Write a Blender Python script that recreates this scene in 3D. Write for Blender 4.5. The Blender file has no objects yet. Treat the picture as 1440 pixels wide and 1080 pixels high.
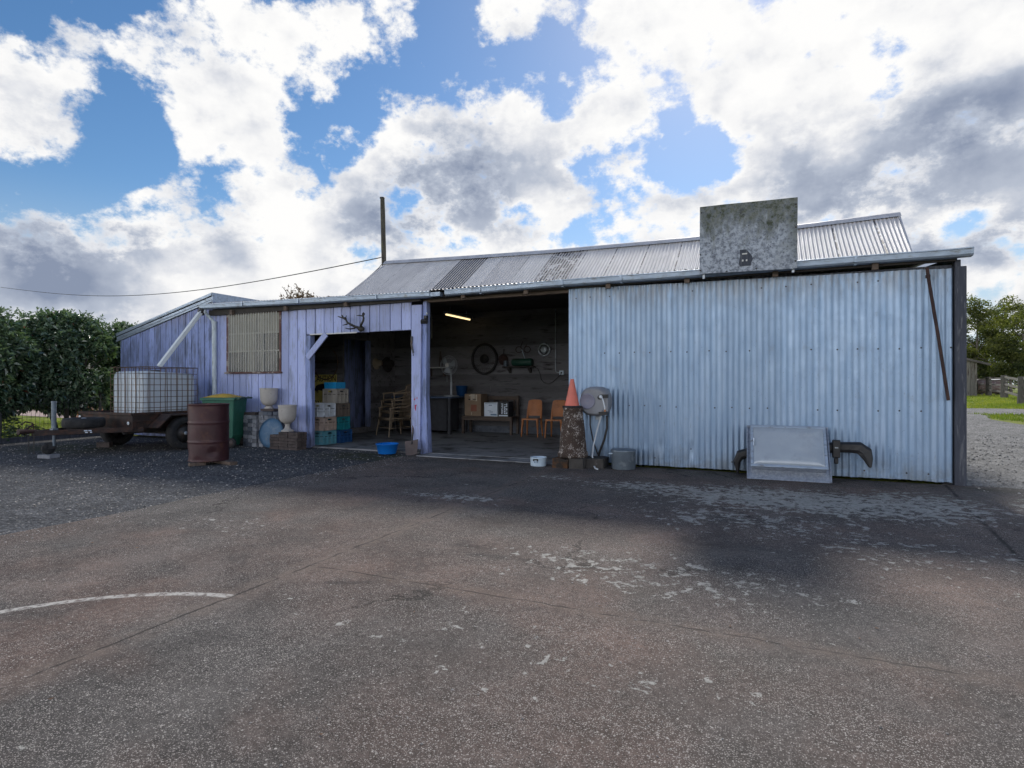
import bpy, math, random
from mathutils import Vector, Matrix, noise as mnoise
random.seed(11)
R = math.radians
sc = bpy.context.scene
col = sc.collection

# ------------------------------------------------------------------ mesh builder
class MB:
    """collects polygons (with a material slot and a tone) and links them as ONE mesh object"""
    def __init__(s):
        s.v = []; s.f = []; s.mi = []; s.tone = []; s.sm = []
        s.slot = 0; s.t = 0.5; s.smooth = False
    def add(s, verts, faces):
        o = len(s.v); s.v += [tuple(p) for p in verts]
        for f in faces:
            s.f.append([o + i for i in f]); s.mi.append(s.slot); s.tone.append(s.t); s.sm.append(s.smooth)
        return s
    def box(s, x0, x1, y0, y1, z0, z1, M=None):
        p = [(x0,y0,z0),(x1,y0,z0),(x1,y1,z0),(x0,y1,z0),(x0,y0,z1),(x1,y0,z1),(x1,y1,z1),(x0,y1,z1)]
        if M is not None: p = [M @ Vector(q) for q in p]
        return s.add(p, [(0,3,2,1),(4,5,6,7),(0,1,5,4),(1,2,6,5),(2,3,7,6),(3,0,4,7)])
    def bar(s, a, b, w, h, up=(0,0,1)):
        a = Vector(a); b = Vector(b); d = b - a; L = d.length; d.normalize()
        u = Vector(up)
        if abs(d.dot(u)) > .95: u = Vector((0,1,0))
        x = d.cross(u).normalized(); z = x.cross(d)
        M = Matrix((( x.x, d.x, z.x, a.x),(x.y, d.y, z.y, a.y),(x.z, d.z, z.z, a.z),(0,0,0,1)))
        return s.box(-w/2, w/2, 0, L, -h/2, h/2, M)
    def tube(s, pts, r, n=8, caps=True, closed=False):
        pts = [Vector(p) for p in pts]; m = len(pts)
        rs = r if isinstance(r, (list, tuple)) else [r]*m
        rings = []; prev = None
        sm0 = s.smooth; s.smooth = True
        for i, p in enumerate(pts):
            if closed: d = pts[(i+1) % m] - pts[i-1]
            else: d = pts[min(i+1, m-1)] - pts[max(i-1, 0)]
            if d.length < 1e-9: d = Vector((0,0,1))
            d.normalize()
            if prev is None:
                u = Vector((0,0,1)) if abs(d.z) < .9 else Vector((1,0,0))
                x = d.cross(u).normalized()
            else:
                x = (prev - d*prev.dot(d))
                x = x.normalized() if x.length > 1e-6 else d.orthogonal().normalized()
            prev = x; y = d.cross(x)
            rings.append([p + (x*math.cos(2*math.pi*k/n) + y*math.sin(2*math.pi*k/n))*rs[i] for k in range(n)])
        v = [q for g in rings for q in g]; f = []
        for i in range(m if closed else m-1):
            a = i*n; b = ((i+1) % m)*n
            for k in range(n):
                k2 = (k+1) % n
                f.append((a+k, a+k2, b+k2, b+k))
        s.add(v, f); s.smooth = False
        if caps and not closed:
            s.add(rings[0], [tuple(range(n))[::-1]]); s.add(rings[-1], [tuple(range(n))])
        s.smooth = sm0
        return s
    def lathe(s, prof, c=(0,0,0), n=24, M=None, smooth=True):
        """prof: list of (r, z); axis Z through c"""
        v = []; f = []
        for r, z in prof:
            for k in range(n):
                a = 2*math.pi*k/n
                q = Vector((r*math.cos(a), r*math.sin(a), z))
                if M is not None: q = M @ q
                v.append((q.x+c[0], q.y+c[1], q.z+c[2]))
        for i in range(len(prof)-1):
            for k in range(n):
                k2 = (k+1) % n
                f.append((i*n+k, i*n+k2, (i+1)*n+k2, (i+1)*n+k))
        sm0 = s.smooth; s.smooth = smooth
        s.add(v, f)
        s.smooth = sm0
        return s
    def disc(s, r, z, c=(0,0,0), n=24, M=None, flip=False):
        v = []
        for k in range(n):
            a = 2*math.pi*k/n
            q = Vector((r*math.cos(a), r*math.sin(a), z))
            if M is not None: q = M @ q
            v.append((q.x+c[0], q.y+c[1], q.z+c[2]))
        idx = tuple(range(n))
        return s.add(v, [idx[::-1] if flip else idx])
    def prism(s, outline, d0, d1, fn):
        """outline 2-D points; fn(u, w, d) -> point"""
        n = len(outline)
        v = [fn(u, w, d0) for u, w in outline] + [fn(u, w, d1) for u, w in outline]
        f = [tuple(range(n))[::-1], tuple(range(n, 2*n))] + [(i, (i+1) % n, n+(i+1) % n, n+i) for i in range(n)]
        return s.add(v, f)
    def grid(s, nu, nv, fn, smooth=True):
        v = [fn(i/nu, j/nv) for j in range(nv+1) for i in range(nu+1)]
        f = [(j*(nu+1)+i, j*(nu+1)+i+1, (j+1)*(nu+1)+i+1, (j+1)*(nu+1)+i) for j in range(nv) for i in range(nu)]
        sm0 = s.smooth; s.smooth = smooth
        s.add(v, f); s.smooth = sm0
        return s
    def build(s, name, mat, parent=None, local=False, bevel=0, kind=None):
        me = bpy.data.meshes.new(name)
        vs = s.v
        if parent is not None and not local:
            Mi = chain(parent).inverted()
            vs = [tuple(Mi @ Vector(p)) for p in vs]
        me.from_pydata(vs, [], s.f)
        for m in (mat if isinstance(mat, (list, tuple)) else [mat]): me.materials.append(m)
        me.polygons.foreach_set('material_index', s.mi)
        me.polygons.foreach_set('use_smooth', s.sm)
        at = me.attributes.new('tone', 'FLOAT', 'FACE')
        at.data.foreach_set('value', s.tone)
        me.update(); me.validate()
        o = bpy.data.objects.new(name, me); col.objects.link(o)
        if parent is not None: o.parent = parent
        if bevel:
            b = o.modifiers.new('edge', 'BEVEL'); b.width = bevel; b.segments = 2; b.limit_method = 'ANGLE'; b.angle_limit = R(35)
        if kind: o['kind'] = kind
        return o

def chain(o):
    M = Matrix.Identity(4)
    while o is not None:
        M = o.matrix_basis @ M
        o = o.parent
    return M

def tag(o, label, cat, group=None, kind=None):
    o['label'] = label; o['category'] = cat
    if group: o['group'] = group
    if kind: o['kind'] = kind
    return o

def thing(name, label, cat, loc=(0,0,0), rz=0, group=None, rot=None):
    o = bpy.data.objects.new(name, None); col.objects.link(o)
    o.empty_display_size = .1
    o.location = loc; o.rotation_euler = rot if rot else (0, 0, rz)
    return tag(o, label, cat, group)

def copy_tree(o, parent=None):
    c = o.copy(); col.objects.link(c)
    if parent is not None: c.parent = parent
    for ch in list(o.children): copy_tree(ch, c)
    return c

# ------------------------------------------------------------------ node helper
class NT:
    def __init__(s, tree): s.t = tree; s.cache = {}
    def n(s, typ, props=None, ins=None):
        nd = s.t.nodes.new(typ)
        for k, v in (props or {}).items(): setattr(nd, k, v)
        for k, v in (ins or {}).items():
            i = nd.inputs[k]
            if isinstance(v, bpy.types.NodeSocket): s.t.links.new(v, i)
            elif v is not None:
                if i.type == 'RGBA' and len(v) == 3: v = (*v, 1)
                i.default_value = v
        return nd
    def obj(s):
        if 'o' not in s.cache: s.cache['o'] = s.n('ShaderNodeTexCoord').outputs['Object']
        return s.cache['o']
    def rnd(s):
        """object coordinates shifted per object, so copies do not repeat"""
        if 'r' not in s.cache:
            r = s.n('ShaderNodeObjectInfo').outputs['Random']
            s.cache['r'] = s.vm('ADD', s.obj(), s.vm('MULTIPLY', s.n('ShaderNodeCombineXYZ', None, {0: r, 1: r, 2: r}).outputs[0], (37., 53., 71.)))
        return s.cache['r']
    def m(s, op, a, b=None, c=None, clamp=False):
        return s.n('ShaderNodeMath', {'operation': op, 'use_clamp': clamp}, {0: a, 1: b, 2: c}).outputs[0]
    def vm(s, op, a, b=None):
        nd = s.n('ShaderNodeVectorMath', {'operation': op}, {0: a, 1: b})
        return nd.outputs['Value'] if op in ('DISTANCE', 'LENGTH', 'DOT_PRODUCT') else nd.outputs[0]
    def sep(s, v): 
        nd = s.n('ShaderNodeSeparateXYZ', None, {0: v}); return nd.outputs
    def noise(s, scale, det=4, rough=.55, vec=None, dist=0):
        return s.n('ShaderNodeTexNoise', None, {'Vector': vec if vec is not None else s.rnd(), 'Scale': scale, 'Detail': det, 'Roughness': rough, 'Distortion': dist}).outputs[0]
    def voro(s, scale, vec=None, rnd=1.0, feature='F1'):
        return s.n('ShaderNodeTexVoronoi', {'feature': feature}, {'Vector': vec if vec is not None else s.rnd(), 'Scale': scale, 'Randomness': rnd})
    def ss(s, x, lo, hi, a=0., b=1.):
        return s.n('ShaderNodeMapRange', {'interpolation_type': 'SMOOTHSTEP'}, {0: x, 1: lo, 2: hi, 3: a, 4: b}).outputs[0]
    def mr(s, x, lo, hi, a=0., b=1.):
        return s.n('ShaderNodeMapRange', {'clamp': True}, {0: x, 1: lo, 2: hi, 3: a, 4: b}).outputs[0]
    def mix(s, f, a, b, blend='MIX'):
        nd = s.n('ShaderNodeMix', {'data_type': 'RGBA', 'blend_type': blend, 'clamp_factor': True})
        for i, v in ((0, f), (6, a), (7, b)):
            if isinstance(v, bpy.types.NodeSocket): s.t.links.new(v, nd.inputs[i])
            else: nd.inputs[i].default_value = v if i == 0 else (*v[:3], 1)
        return nd.outputs[2]
    def scale(s, colr, f):
        return s.n('ShaderNodeVectorMath', {'operation': 'SCALE'}, {0: colr, 3: f}).outputs[0]
    def tone(s): return s.n('ShaderNodeAttribute', {'attribute_name': 'tone'}).outputs['Fac']
    def bump(s, h, st=.3, d=.01, nrm=None):
        return s.n('ShaderNodeBump', None, {'Strength': st, 'Distance': d, 'Height': h, 'Normal': nrm}).outputs[0]

def new_mat(name):
    m = bpy.data.materials.new(name); m.use_nodes = True
    t = m.node_tree; t.nodes.clear()
    return m, NT(t)

def finish(nt, colr, rough=.6, metal=0., normal=None, **extra):
    ins = {'Base Color': colr, 'Roughness': rough, 'Metallic': metal, 'Normal': normal}
    ins.update(extra)
    b = nt.n('ShaderNodeBsdfPrincipled', None, ins)
    o = nt.n('ShaderNodeOutputMaterial', None, {0: b.outputs[0]})
    return b

def generic(name, c, rough=.6, metal=0., var=.25, scale=6., dirt=None, dirt_lo=.52, dirt_hi=.7, dscale=9., bump=.15, bd=.004, bscale=60., stretch=None, tone=0., **extra):
    """base colour with mottling, optional dirt of another colour, fine bump; tone: amount the face attribute 'tone' shifts it"""
    m, n = new_mat(name)
    v = n.rnd()
    if stretch: v = n.vm('MULTIPLY', v, stretch)
    f = n.mr(n.noise(scale, 5, .6, v), .25, .75, 1-var, 1+var)
    if tone: f = n.m('MULTIPLY', f, n.mr(n.tone(), 0, 1, 1-tone, 1+tone))
    cc = n.scale(c, f)
    if dirt:
        msk = n.ss(n.noise(dscale, 7, .68, v), dirt_lo, dirt_hi)
        cc = n.mix(msk, cc, dirt)
    h = n.noise(bscale, 4, .6, v)
    r = n.mr(n.noise(scale*1.7, 3, .6, v), .3, .7, max(.05, rough-.1), min(1, rough+.1))
    finish(n, cc, r, metal, n.bump(h, bump, bd), **extra)
    return m

# ------------------------------------------------------------------ sky and sun
SUN_EL, SUN_AZ = R(38), R(-2.7)      # azimuth measured from +Y towards +X
SUNV = Vector((math.sin(SUN_AZ)*math.cos(SUN_EL), math.cos(SUN_AZ)*math.cos(SUN_EL), math.sin(SUN_EL)))
# cloud masses and gaps: direction, angular size, weight
CLOUDS = [(-0.822,0.411,0.394,0.063,0.70),(-0.789,0.467,0.399,0.057,0.70),(-0.784,0.432,0.445,0.038,0.50),(-0.733,0.505,0.455,0.073,0.90),(-0.669,0.563,0.486,0.095,1.00),(-0.741,0.536,0.405,0.081,0.90),(-0.701,0.590,0.401,0.089,1.00),(-0.593,0.631,0.500,0.083,0.80),(-0.523,0.671,0.526,0.084,0.80),(-0.850,0.398,0.345,0.063,0.80),(-0.846,0.431,0.313,0.056,0.80),(-0.728,0.600,0.332,0.086,0.90),(-0.685,0.653,0.323,0.045,0.40),(-0.773,0.582,0.254,0.108,1.00),(-0.712,0.651,0.265,0.079,0.90),(-0.847,0.482,0.225,0.085,0.90),(-0.881,0.432,0.193,0.067,0.90),(-0.824,0.536,0.185,0.126,1.00),(-0.900,0.418,0.121,0.114,1.00),(-0.754,0.635,0.166,0.124,0.90),(-0.679,0.707,0.196,0.106,0.90),(-0.375,0.766,0.522,0.071,0.90),(-0.303,0.787,0.537,0.091,1.00),(-0.597,0.696,0.398,0.038,0.60),(-0.650,0.687,0.323,0.025,0.50),(-0.480,0.798,0.364,0.112,1.10),(-0.560,0.773,0.298,0.089,1.00),(-0.417,0.851,0.320,0.121,1.10),(-0.324,0.873,0.366,0.113,1.00),(-0.251,0.911,0.327,0.089,0.90),(-0.232,0.884,0.406,0.069,0.80),(-0.289,0.842,0.455,0.079,0.90),(-0.511,0.825,0.240,0.147,1.00),(-0.359,0.898,0.254,0.136,1.00),(-0.198,0.838,0.508,0.097,1.00),(-0.107,0.847,0.521,0.099,1.10),(-0.092,0.886,0.455,0.097,1.00),(-0.024,0.903,0.428,0.059,0.80),(0.005,0.886,0.464,0.088,1.00),(0.092,0.878,0.469,0.098,1.10),(0.178,0.873,0.454,0.111,1.10),(0.264,0.871,0.414,0.105,1.10),(-0.130,0.941,0.314,0.070,0.90),(-0.199,0.942,0.271,0.102,0.90),(-0.067,0.963,0.261,0.087,1.00),(0.005,0.946,0.324,0.083,1.00),(0.070,0.930,0.360,0.079,1.00),(0.133,0.941,0.312,0.113,1.10),(0.218,0.916,0.337,0.105,1.10),(0.291,0.913,0.287,0.119,1.10),(0.145,0.961,0.236,0.115,1.10),(0.255,0.942,0.218,0.116,1.10),(0.073,0.961,0.265,0.076,1.00),(-0.731,0.579,0.361,0.084,0.60),(-0.680,0.693,0.239,0.104,0.70),(-0.370,0.834,0.410,0.093,0.70),(-0.194,0.868,0.458,0.078,0.60),(-0.185,0.928,0.323,0.071,0.60),(-0.535,0.757,0.375,0.070,0.60),(-0.602,0.736,0.309,0.058,0.60),(-0.904,0.323,0.281,0.135,0.80),(-0.932,0.346,0.104,0.142,0.90),(0.383,0.869,0.312,0.147,1.00),(0.397,0.901,0.174,0.127,0.90),(-0.322,0.680,0.658,0.144,0.80),(0.020,0.789,0.615,0.164,0.90),(-0.652,0.468,0.597,0.141,0.80),(-0.633,0.658,0.408,0.082,-0.68),(-0.545,0.707,0.450,0.083,-0.68),(-0.474,0.745,0.469,0.056,-0.48),(-0.615,0.701,0.362,0.057,-0.40),(-0.800,0.400,0.448,0.066,-0.56),(-0.740,0.472,0.480,0.042,-0.40),(-0.878,0.411,0.247,0.070,-0.56),(-0.837,0.468,0.283,0.054,-0.48),(-0.805,0.495,0.326,0.040,-0.32),(-0.127,0.919,0.373,0.066,-0.68),(-0.167,0.925,0.342,0.047,-0.48),(-0.070,0.924,0.376,0.047,-0.48),(-0.214,0.904,0.371,0.047,-0.32),(0.267,0.957,0.115,0.107,-0.56),(-0.500,0.708,0.499,0.038,-0.40),(-0.276,0.914,0.296,0.030,-0.24),(-0.714,0.674,0.187,0.052,-0.40),(-0.329,0.810,0.486,0.045,-0.32)]
SHADED = [(-0.491,0.805,0.333,0.107,1.20),(-0.552,0.781,0.293,0.072,0.80),(-0.420,0.857,0.298,0.109,0.90),(0.236,0.926,0.296,0.124,1.30),(0.161,0.953,0.257,0.123,1.10),(0.294,0.924,0.245,0.120,1.30),(0.063,0.952,0.301,0.070,0.70),(-0.868,0.459,0.188,0.093,1.20),(-0.835,0.513,0.202,0.087,0.90),(-0.889,0.428,0.160,0.067,0.80),(-0.612,0.748,0.256,0.059,0.60),(-0.557,0.789,0.260,0.066,0.60),(-0.745,0.627,0.230,0.078,0.45),(0.226,0.950,0.214,0.089,0.90),(0.283,0.890,0.358,0.053,0.40),(-0.305,0.890,0.340,0.084,0.35),(-0.717,0.556,0.420,0.092,0.30)]
def make_world():
    w = bpy.data.worlds.new('World'); sc.world = w; w.use_nodes = True
    t = w.node_tree; t.nodes.clear(); n = NT(t)
    sky = n.n('ShaderNodeTexSky', {'sky_type': 'NISHITA', 'sun_disc': False, 'sun_elevation': SUN_EL, 'sun_rotation': SUN_AZ, 'air_density': 1.0, 'dust_density': .25, 'ozone_density': 2.2})
    hs = n.n('ShaderNodeHueSaturation', None, {'Hue': .5, 'Saturation': 1.22, 'Value': 1.0, 'Color': sky.outputs[0]})
    d = n.vm('NORMALIZE', n.n('ShaderNodeTexCoord').outputs['Generated'])
    low = n.ss(n.sep(d)[2], .30, .03)              # pale damp air towards the horizon
    bg1 = n.n('ShaderNodeBackground', None, {0: n.mix(n.m('MULTIPLY', low, .9), hs.outputs[0], (4.6, 5.5, 6.4)), 1: .114})
    # warp so that cloud outlines are ragged
    wn = n.n('ShaderNodeTexNoise', None, {'Vector': d, 'Scale': 5., 'Detail': 5., 'Roughness': .6})
    wv = n.vm('MULTIPLY', n.vm('SUBTRACT', wn.outputs['Color'], (.5, .5, .5)), (.13, .13, .13))
    dw = n.vm('ADD', d, wv)
    def field(lst):
        acc = None
        for x, y, z, r, wt in lst:
            dist = n.vm('DISTANCE', dw, (x, y, z))
            q = n.ss(dist, r*1.15, r*.1, 0., wt)
            acc = q if acc is None else n.m('ADD', acc, q)
        return acc
    sx, sy, z = n.sep(d)
    flat = n.vm('MULTIPLY', d, (1, 1, 1.45))
    f1 = n.noise(5.0, 13, .56, flat)
    f2 = n.noise(5.0, 6, .50, n.vm('ADD', flat, (-.002, .02, .05)))
    f0 = n.noise(5.0, 6, .50, flat)
    fine = n.noise(26., 9, .68, flat)
    vn = n.n('ShaderNodeTexNoise', None, {'Vector': d, 'Scale': 22., 'Detail': 7., 'Roughness': .62}).outputs['Color']
    vd = n.vm('ADD', n.vm('MULTIPLY', dw, (1, 1, 1.25)), n.vm('MULTIPLY', n.vm('SUBTRACT', vn, (.5, .5, .5)), (.10, .10, .10)))
    vo = n.voro(10., vd, 1., 'SMOOTH_F1').outputs['Distance']
    vo2 = n.voro(24., vd, 1., 'SMOOTH_F1').outputs['Distance']
    bill = n.m('ADD', n.m('MULTIPLY', n.m('SUBTRACT', .40, vo), .9), n.m('MULTIPLY', n.m('SUBTRACT', .40, vo2), .5))
    front = n.ss(sy, .15, -.25)           # unseen sky behind the viewer: cloud massed low to light the walls
    base = n.m('ADD', n.m('MULTIPLY', front, n.ss(z, .62, .2, -.12, .5)), -.15)
    hor = n.m('MULTIPLY', n.ss(z, .26, .13, 0., .7), n.ss(z, .02, .1, .35, 1.))
    B = n.m('ADD', n.m('MULTIPLY', n.m('MINIMUM', field(CLOUDS), .95), .62), n.m('ADD', base, hor))
    med = n.noise(11.5, 9, .60, flat)
    wisp = n.m('ADD', n.m('MULTIPLY', n.m('SUBTRACT', f1, .5), 2.9), n.m('MULTIPLY_ADD', n.m('SUBTRACT', fine, .5), 1.1, n.m('MULTIPLY', n.m('SUBTRACT', med, .5), 1.7)))
    den = n.m('ADD', B, n.m('ADD', wisp, bill))
    cov = n.ss(den, -.10, .36)
    dk = n.m('MINIMUM', field(SHADED), 1.1)
    relief = n.m('MULTIPLY', n.m('SUBTRACT', f0, f2), 3.0)
    thick = n.ss(den, .1, .8)
    puff = n.m('ADD', relief, n.m('ADD', n.m('MULTIPLY', n.m('SUBTRACT', fine, .5), .42), n.m('MULTIPLY', bill, -.75)))
    sh = n.m('ADD', n.m('MULTIPLY', dk, n.mr(thick, 0, 1, .20, .74)), n.m('MULTIPLY', puff, .85))
    broad = n.m('MULTIPLY_ADD', n.ss(n.noise(3.1, 4, .5, flat), .38, .66), .26, n.ss(z, .62, .22, 0., .10))
    sh = n.m('ADD', sh, n.m('MULTIPLY', thick, broad))
    sh = n.mr(sh, -.06, 1.5)
    ramp = n.n('ShaderNodeValToRGB', None, {0: sh})
    cr = ramp.color_ramp
    cr.elements[0].position = 0; cr.elements[0].color = (1.0, .995, .985, 1)
    cr.elements[1].position = 1; cr.elements[1].color = (.255, .305, .42, 1)
    for ps, cc in ((.15, (.93, .93, .935)), (.33, (.735, .755, .805)), (.55, (.48, .53, .63))):
        k = cr.elements.new(ps); k.color = (*cc, 1)
    # added gain on these unseen clouds, most to the left, to light the walls
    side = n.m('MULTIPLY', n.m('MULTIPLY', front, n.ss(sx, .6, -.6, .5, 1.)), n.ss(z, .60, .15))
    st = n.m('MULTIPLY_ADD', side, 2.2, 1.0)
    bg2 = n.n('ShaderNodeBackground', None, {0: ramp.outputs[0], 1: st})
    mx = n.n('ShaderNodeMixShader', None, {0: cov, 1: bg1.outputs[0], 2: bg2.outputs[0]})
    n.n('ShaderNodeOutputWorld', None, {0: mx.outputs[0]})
    w.cycles.sampling_method = 'MANUAL'; w.cycles.sample_map_resolution = 512
make_world()
L = bpy.data.lights.new('sun', 'SUN'); L.energy = 3.8; L.angle = R(8); L.color = (1.0, .95, .87)
so = bpy.data.objects.new('sun', L); col.objects.link(so)
so.rotation_euler = (-SUNV).to_track_quat('-Z', 'Y').to_euler(); so.location = (0, 0, 20)

cam = bpy.data.cameras.new('camera'); co = bpy.data.objects.new('camera', cam); col.objects.link(co)
cam.sensor_width = 36; cam.lens = 20; cam.clip_start = .05; cam.clip_end = 3000
co.location = (0, 0, 1.25); co.rotation_euler = (R(90), 0, math.atan(355/800))
sc.camera = co
sc.view_settings.view_transform = 'Standard'; sc.view_settings.look = 'None'; sc.view_settings.gamma = 1
sc.view_settings.use_curve_mapping = False; sc.view_settings.exposure = 0
sc.cycles.use_denoising = True; sc.cycles.max_bounces = 7; sc.cycles.diffuse_bounces = 4
sc.cycles.transparent_max_bounces = 12; sc.cycles.use_adaptive_sampling = True; sc.cycles.adaptive_threshold = .015
sc.cycles.caustics_reflective = False; sc.cycles.caustics_refractive = False

# ------------------------------------------------------------------ materials
def mat_concrete():
    m, n = new_mat('worn_concrete'); p = n.obj(); x, y, _ = n.sep(p)
    big = n.noise(.42, 4, .6, p); mid = n.noise(2.1, 6, .65, p); fine = n.noise(26, 4, .7, p)
    c = n.mix(n.ss(big, .40, .62), (.104, .080, .070), (.086, .079, .074))
    c = n.mix(n.ss(n.noise(.9, 3, .5, n.vm('ADD', p, (7., 3., 0.))), .5, .7), c, (.128, .092, .078))
    c = n.scale(c, n.mr(mid, .25, .75, .48, 1.52))
    c = n.scale(c, n.mr(fine, .25, .75, .6, 1.4))
    # aggregate stones, two sizes
    for sc_, hi, cc, th in ((205., .52, (.38, .345, .32), .60), (118., .46, (.42, .385, .355), .80), (58., .36, (.44, .41, .38), .955), (230., .55, (.018, .017, .017), .0)):
        v = n.voro(sc_, p); r = n.sep(v.outputs['Color'])
        if th > 0: sel = n.ss(r[0], th-.04, th+.04)
        else: sel = n.ss(r[1], .40, .30)
        wear = n.ss(n.noise(1.6, 4, .6, n.vm('ADD', p, (sc_, 0., 0.))), .3, .62, .35, 1.)
        c = n.mix(n.m('MULTIPLY', n.m('MULTIPLY', sel, wear), n.ss(v.outputs['Distance'], hi, hi*.55)), c, cc)
    # oil stains, tyre rubber and fine branching cracks
    oil = n.ss(n.noise(1.15, 6, .62, n.vm('ADD', p, (31., 12., 0.)), .6), .585, .70)
    c = n.mix(n.m('MULTIPLY', oil, .55), c, (.04, .037, .036))
    drip = n.voro(.9, n.vm('ADD', p, n.vm('MULTIPLY', n.vm('SUBTRACT', n.n('ShaderNodeTexNoise', None, {'Vector': p, 'Scale': 9., 'Detail': 4.}).outputs['Color'], (.5, .5, .5)), (.12, .12, 0.))))
    c = n.mix(n.m('MULTIPLY', n.ss(drip.outputs['Distance'], .13, .05), n.ss(n.sep(drip.outputs['Color'])[0], .55, .62, 0., .6)), c, (.035, .032, .03))
    pale = n.ss(n.noise(.75, 6, .6, n.vm('ADD', p, (3., 44., 0.)), .4), .55, .70)
    c = n.mix(n.m('MULTIPLY', pale, .35), c, (.20, .165, .15))
    wp = n.vm('ADD', p, n.vm('MULTIPLY', n.vm('SUBTRACT', n.n('ShaderNodeTexNoise', None, {'Vector': p, 'Scale': 1.6, 'Detail': 7., 'Roughness': .65}).outputs['Color'], (.5, .5, .5)), (.9, .9, 0.)))
    ce = n.voro(.42, wp, 1., 'DISTANCE_TO_EDGE').outputs['Distance']
    ck = n.m('MULTIPLY', n.ss(ce, .006, .0025), n.ss(n.noise(.7, 3, .5, n.vm('ADD', p, (5., 5., 0.))), .50, .60))
    c = n.mix(n.m('MULTIPLY', ck, .75), c, (.025, .022, .02))
    # joints between the pours
    wob = n.m('MULTIPLY', n.m('SUBTRACT', n.noise(3., 5, .6, p), .5), .09)
    def line(d, wide, wcol, amt, crack, gate=None):
        nonlocal c
        a = n.m('ABSOLUTE', d)
        f = n.m('MULTIPLY', n.ss(a, wide, 0.), n.mr(n.noise(9., 5, .7, p), .35, .65, .0, amt))
        k = n.m('MULTIPLY', n.ss(a, crack, crack*.4), n.ss(n.noise(4., 3, .6, p), .38, .55))
        if gate is not None: f = n.m('MULTIPLY', f, gate); k = n.m('MULTIPLY', k, gate)
        c = n.mix(f, c, wcol); c = n.mix(n.m('MULTIPLY', k, .8), c, (.03, .027, .025))
    line(n.m('ADD', n.m('ADD', x, 2.83), wob), .17, (.185, .148, .126), .75, .012)
    line(n.m('ADD', n.m('SUBTRACT', y, 3.0), wob), .13, (.17, .13, .108), .65, .009, n.ss(x, -2.9, -2.7))
    line(n.m('ADD', n.m('SUBTRACT', x, n.m('MULTIPLY_ADD', y, .11, 1.09)), n.m('MULTIPLY', wob, .3)), .05, (.05, .045, .042), .9, .02)
    # worn white arc of the old court
    rr = n.m('SQRT', n.m('ADD', n.m('POWER', n.m('ADD', x, 2.6), 2.), n.m('POWER', n.m('SUBTRACT', y, 1.02), 2.)))
    arc = n.m('MULTIPLY', n.ss(n.m('ABSOLUTE', n.m('SUBTRACT', rr, 1.37)), .035, .018), n.ss(x, -2.82, -2.86))
    arc = n.m('MULTIPLY', arc, n.ss(y, 1.2, 1.5))
    c = n.mix(n.m('MULTIPLY', arc, n.ss(n.noise(30, 4, .7, p), .36, .56, .12, .8)), c, (.5, .48, .45))
    # lichen flakes
    reg = None
    for cx, cy, rx, ry, w in ((.3, 6.75, 2.1, .95, 1.1), (-1.15, 6.95, 1.3, .45, .9), (1.5, 7.0, .9, 1.1, 1.0), (-2.5, 7.1, .5, .25, .7), (-3.1, 5.45, .8, .26, .75), (-.7, 3.75, 1.5, .6, .62), (-.2, 5.6, 1.6, .7, .68), (1.0, 5.0, 1.3, .9, .5), (2.9, 7.2, .9, .9, 1.), (2.7, 5.6, .8, 1.1, .55), (-4.2, 3.6, 1.2, .5, .38), (-1.2, 2.4, 1.6, .5, .36)):
        d = n.vm('LENGTH', n.vm('MULTIPLY', n.vm('SUBTRACT', p, (cx, cy, 0.)), (1/rx, 1/ry, 0.)))
        q = n.ss(d, 1.35, .2, 0., w)
        reg = q if reg is None else n.m('MAXIMUM', reg, q)
    fl = n.m('ADD', n.m('MULTIPLY', n.noise(8.5, 9, .72, p, .5), .66), n.m('MULTIPLY', n.noise(34., 5, .75, p), .34))
    th = n.m('MULTIPLY_ADD', reg, -.215, .675)
    cell = n.sep(n.voro(16., n.vm('ADD', p, n.vm('MULTIPLY', n.vm('SUBTRACT', n.n('ShaderNodeTexNoise', None, {'Vector': p, 'Scale': 30.}).outputs['Color'], (.5, .5, .5)), (.06, .06, .06)))).outputs['Color'])[2]
    val = n.m('MULTIPLY_ADD', n.m('SUBTRACT', cell, .5), .13, fl)
    li = n.ss(n.m('SUBTRACT', val, th), -.004, .012)
    lc = n.mix(n.noise(3., 3, .5, p), (.30, .30, .275), (.44, .42, .39))
    lc = n.mix(n.m('MULTIPLY', n.ss(y, 7.0, 8.2), n.ss(big, .35, .6, .3, .8)), lc, (.15, .19, .125))
    lc = n.scale(lc, n.mr(fine, .3, .7, .7, 1.2))
    c = n.mix(n.m('MULTIPLY', li, .92), c, lc)
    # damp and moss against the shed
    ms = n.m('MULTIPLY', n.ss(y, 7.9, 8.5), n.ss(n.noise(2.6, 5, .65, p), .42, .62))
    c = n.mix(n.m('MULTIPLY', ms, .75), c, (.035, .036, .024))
    h = n.m('ADD', n.m('MULTIPLY', n.noise(85, 3, .7, p), .6), n.m('MULTIPLY', fine, .9))
    h = n.m('ADD', h, n.m('MULTIPLY', li, .25))
    finish(n, c, n.mr(mid, .3, .7, .7, .95), 0., n.bump(h, .7, .007), **{'Specular IOR Level': .14})
    return m
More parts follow.
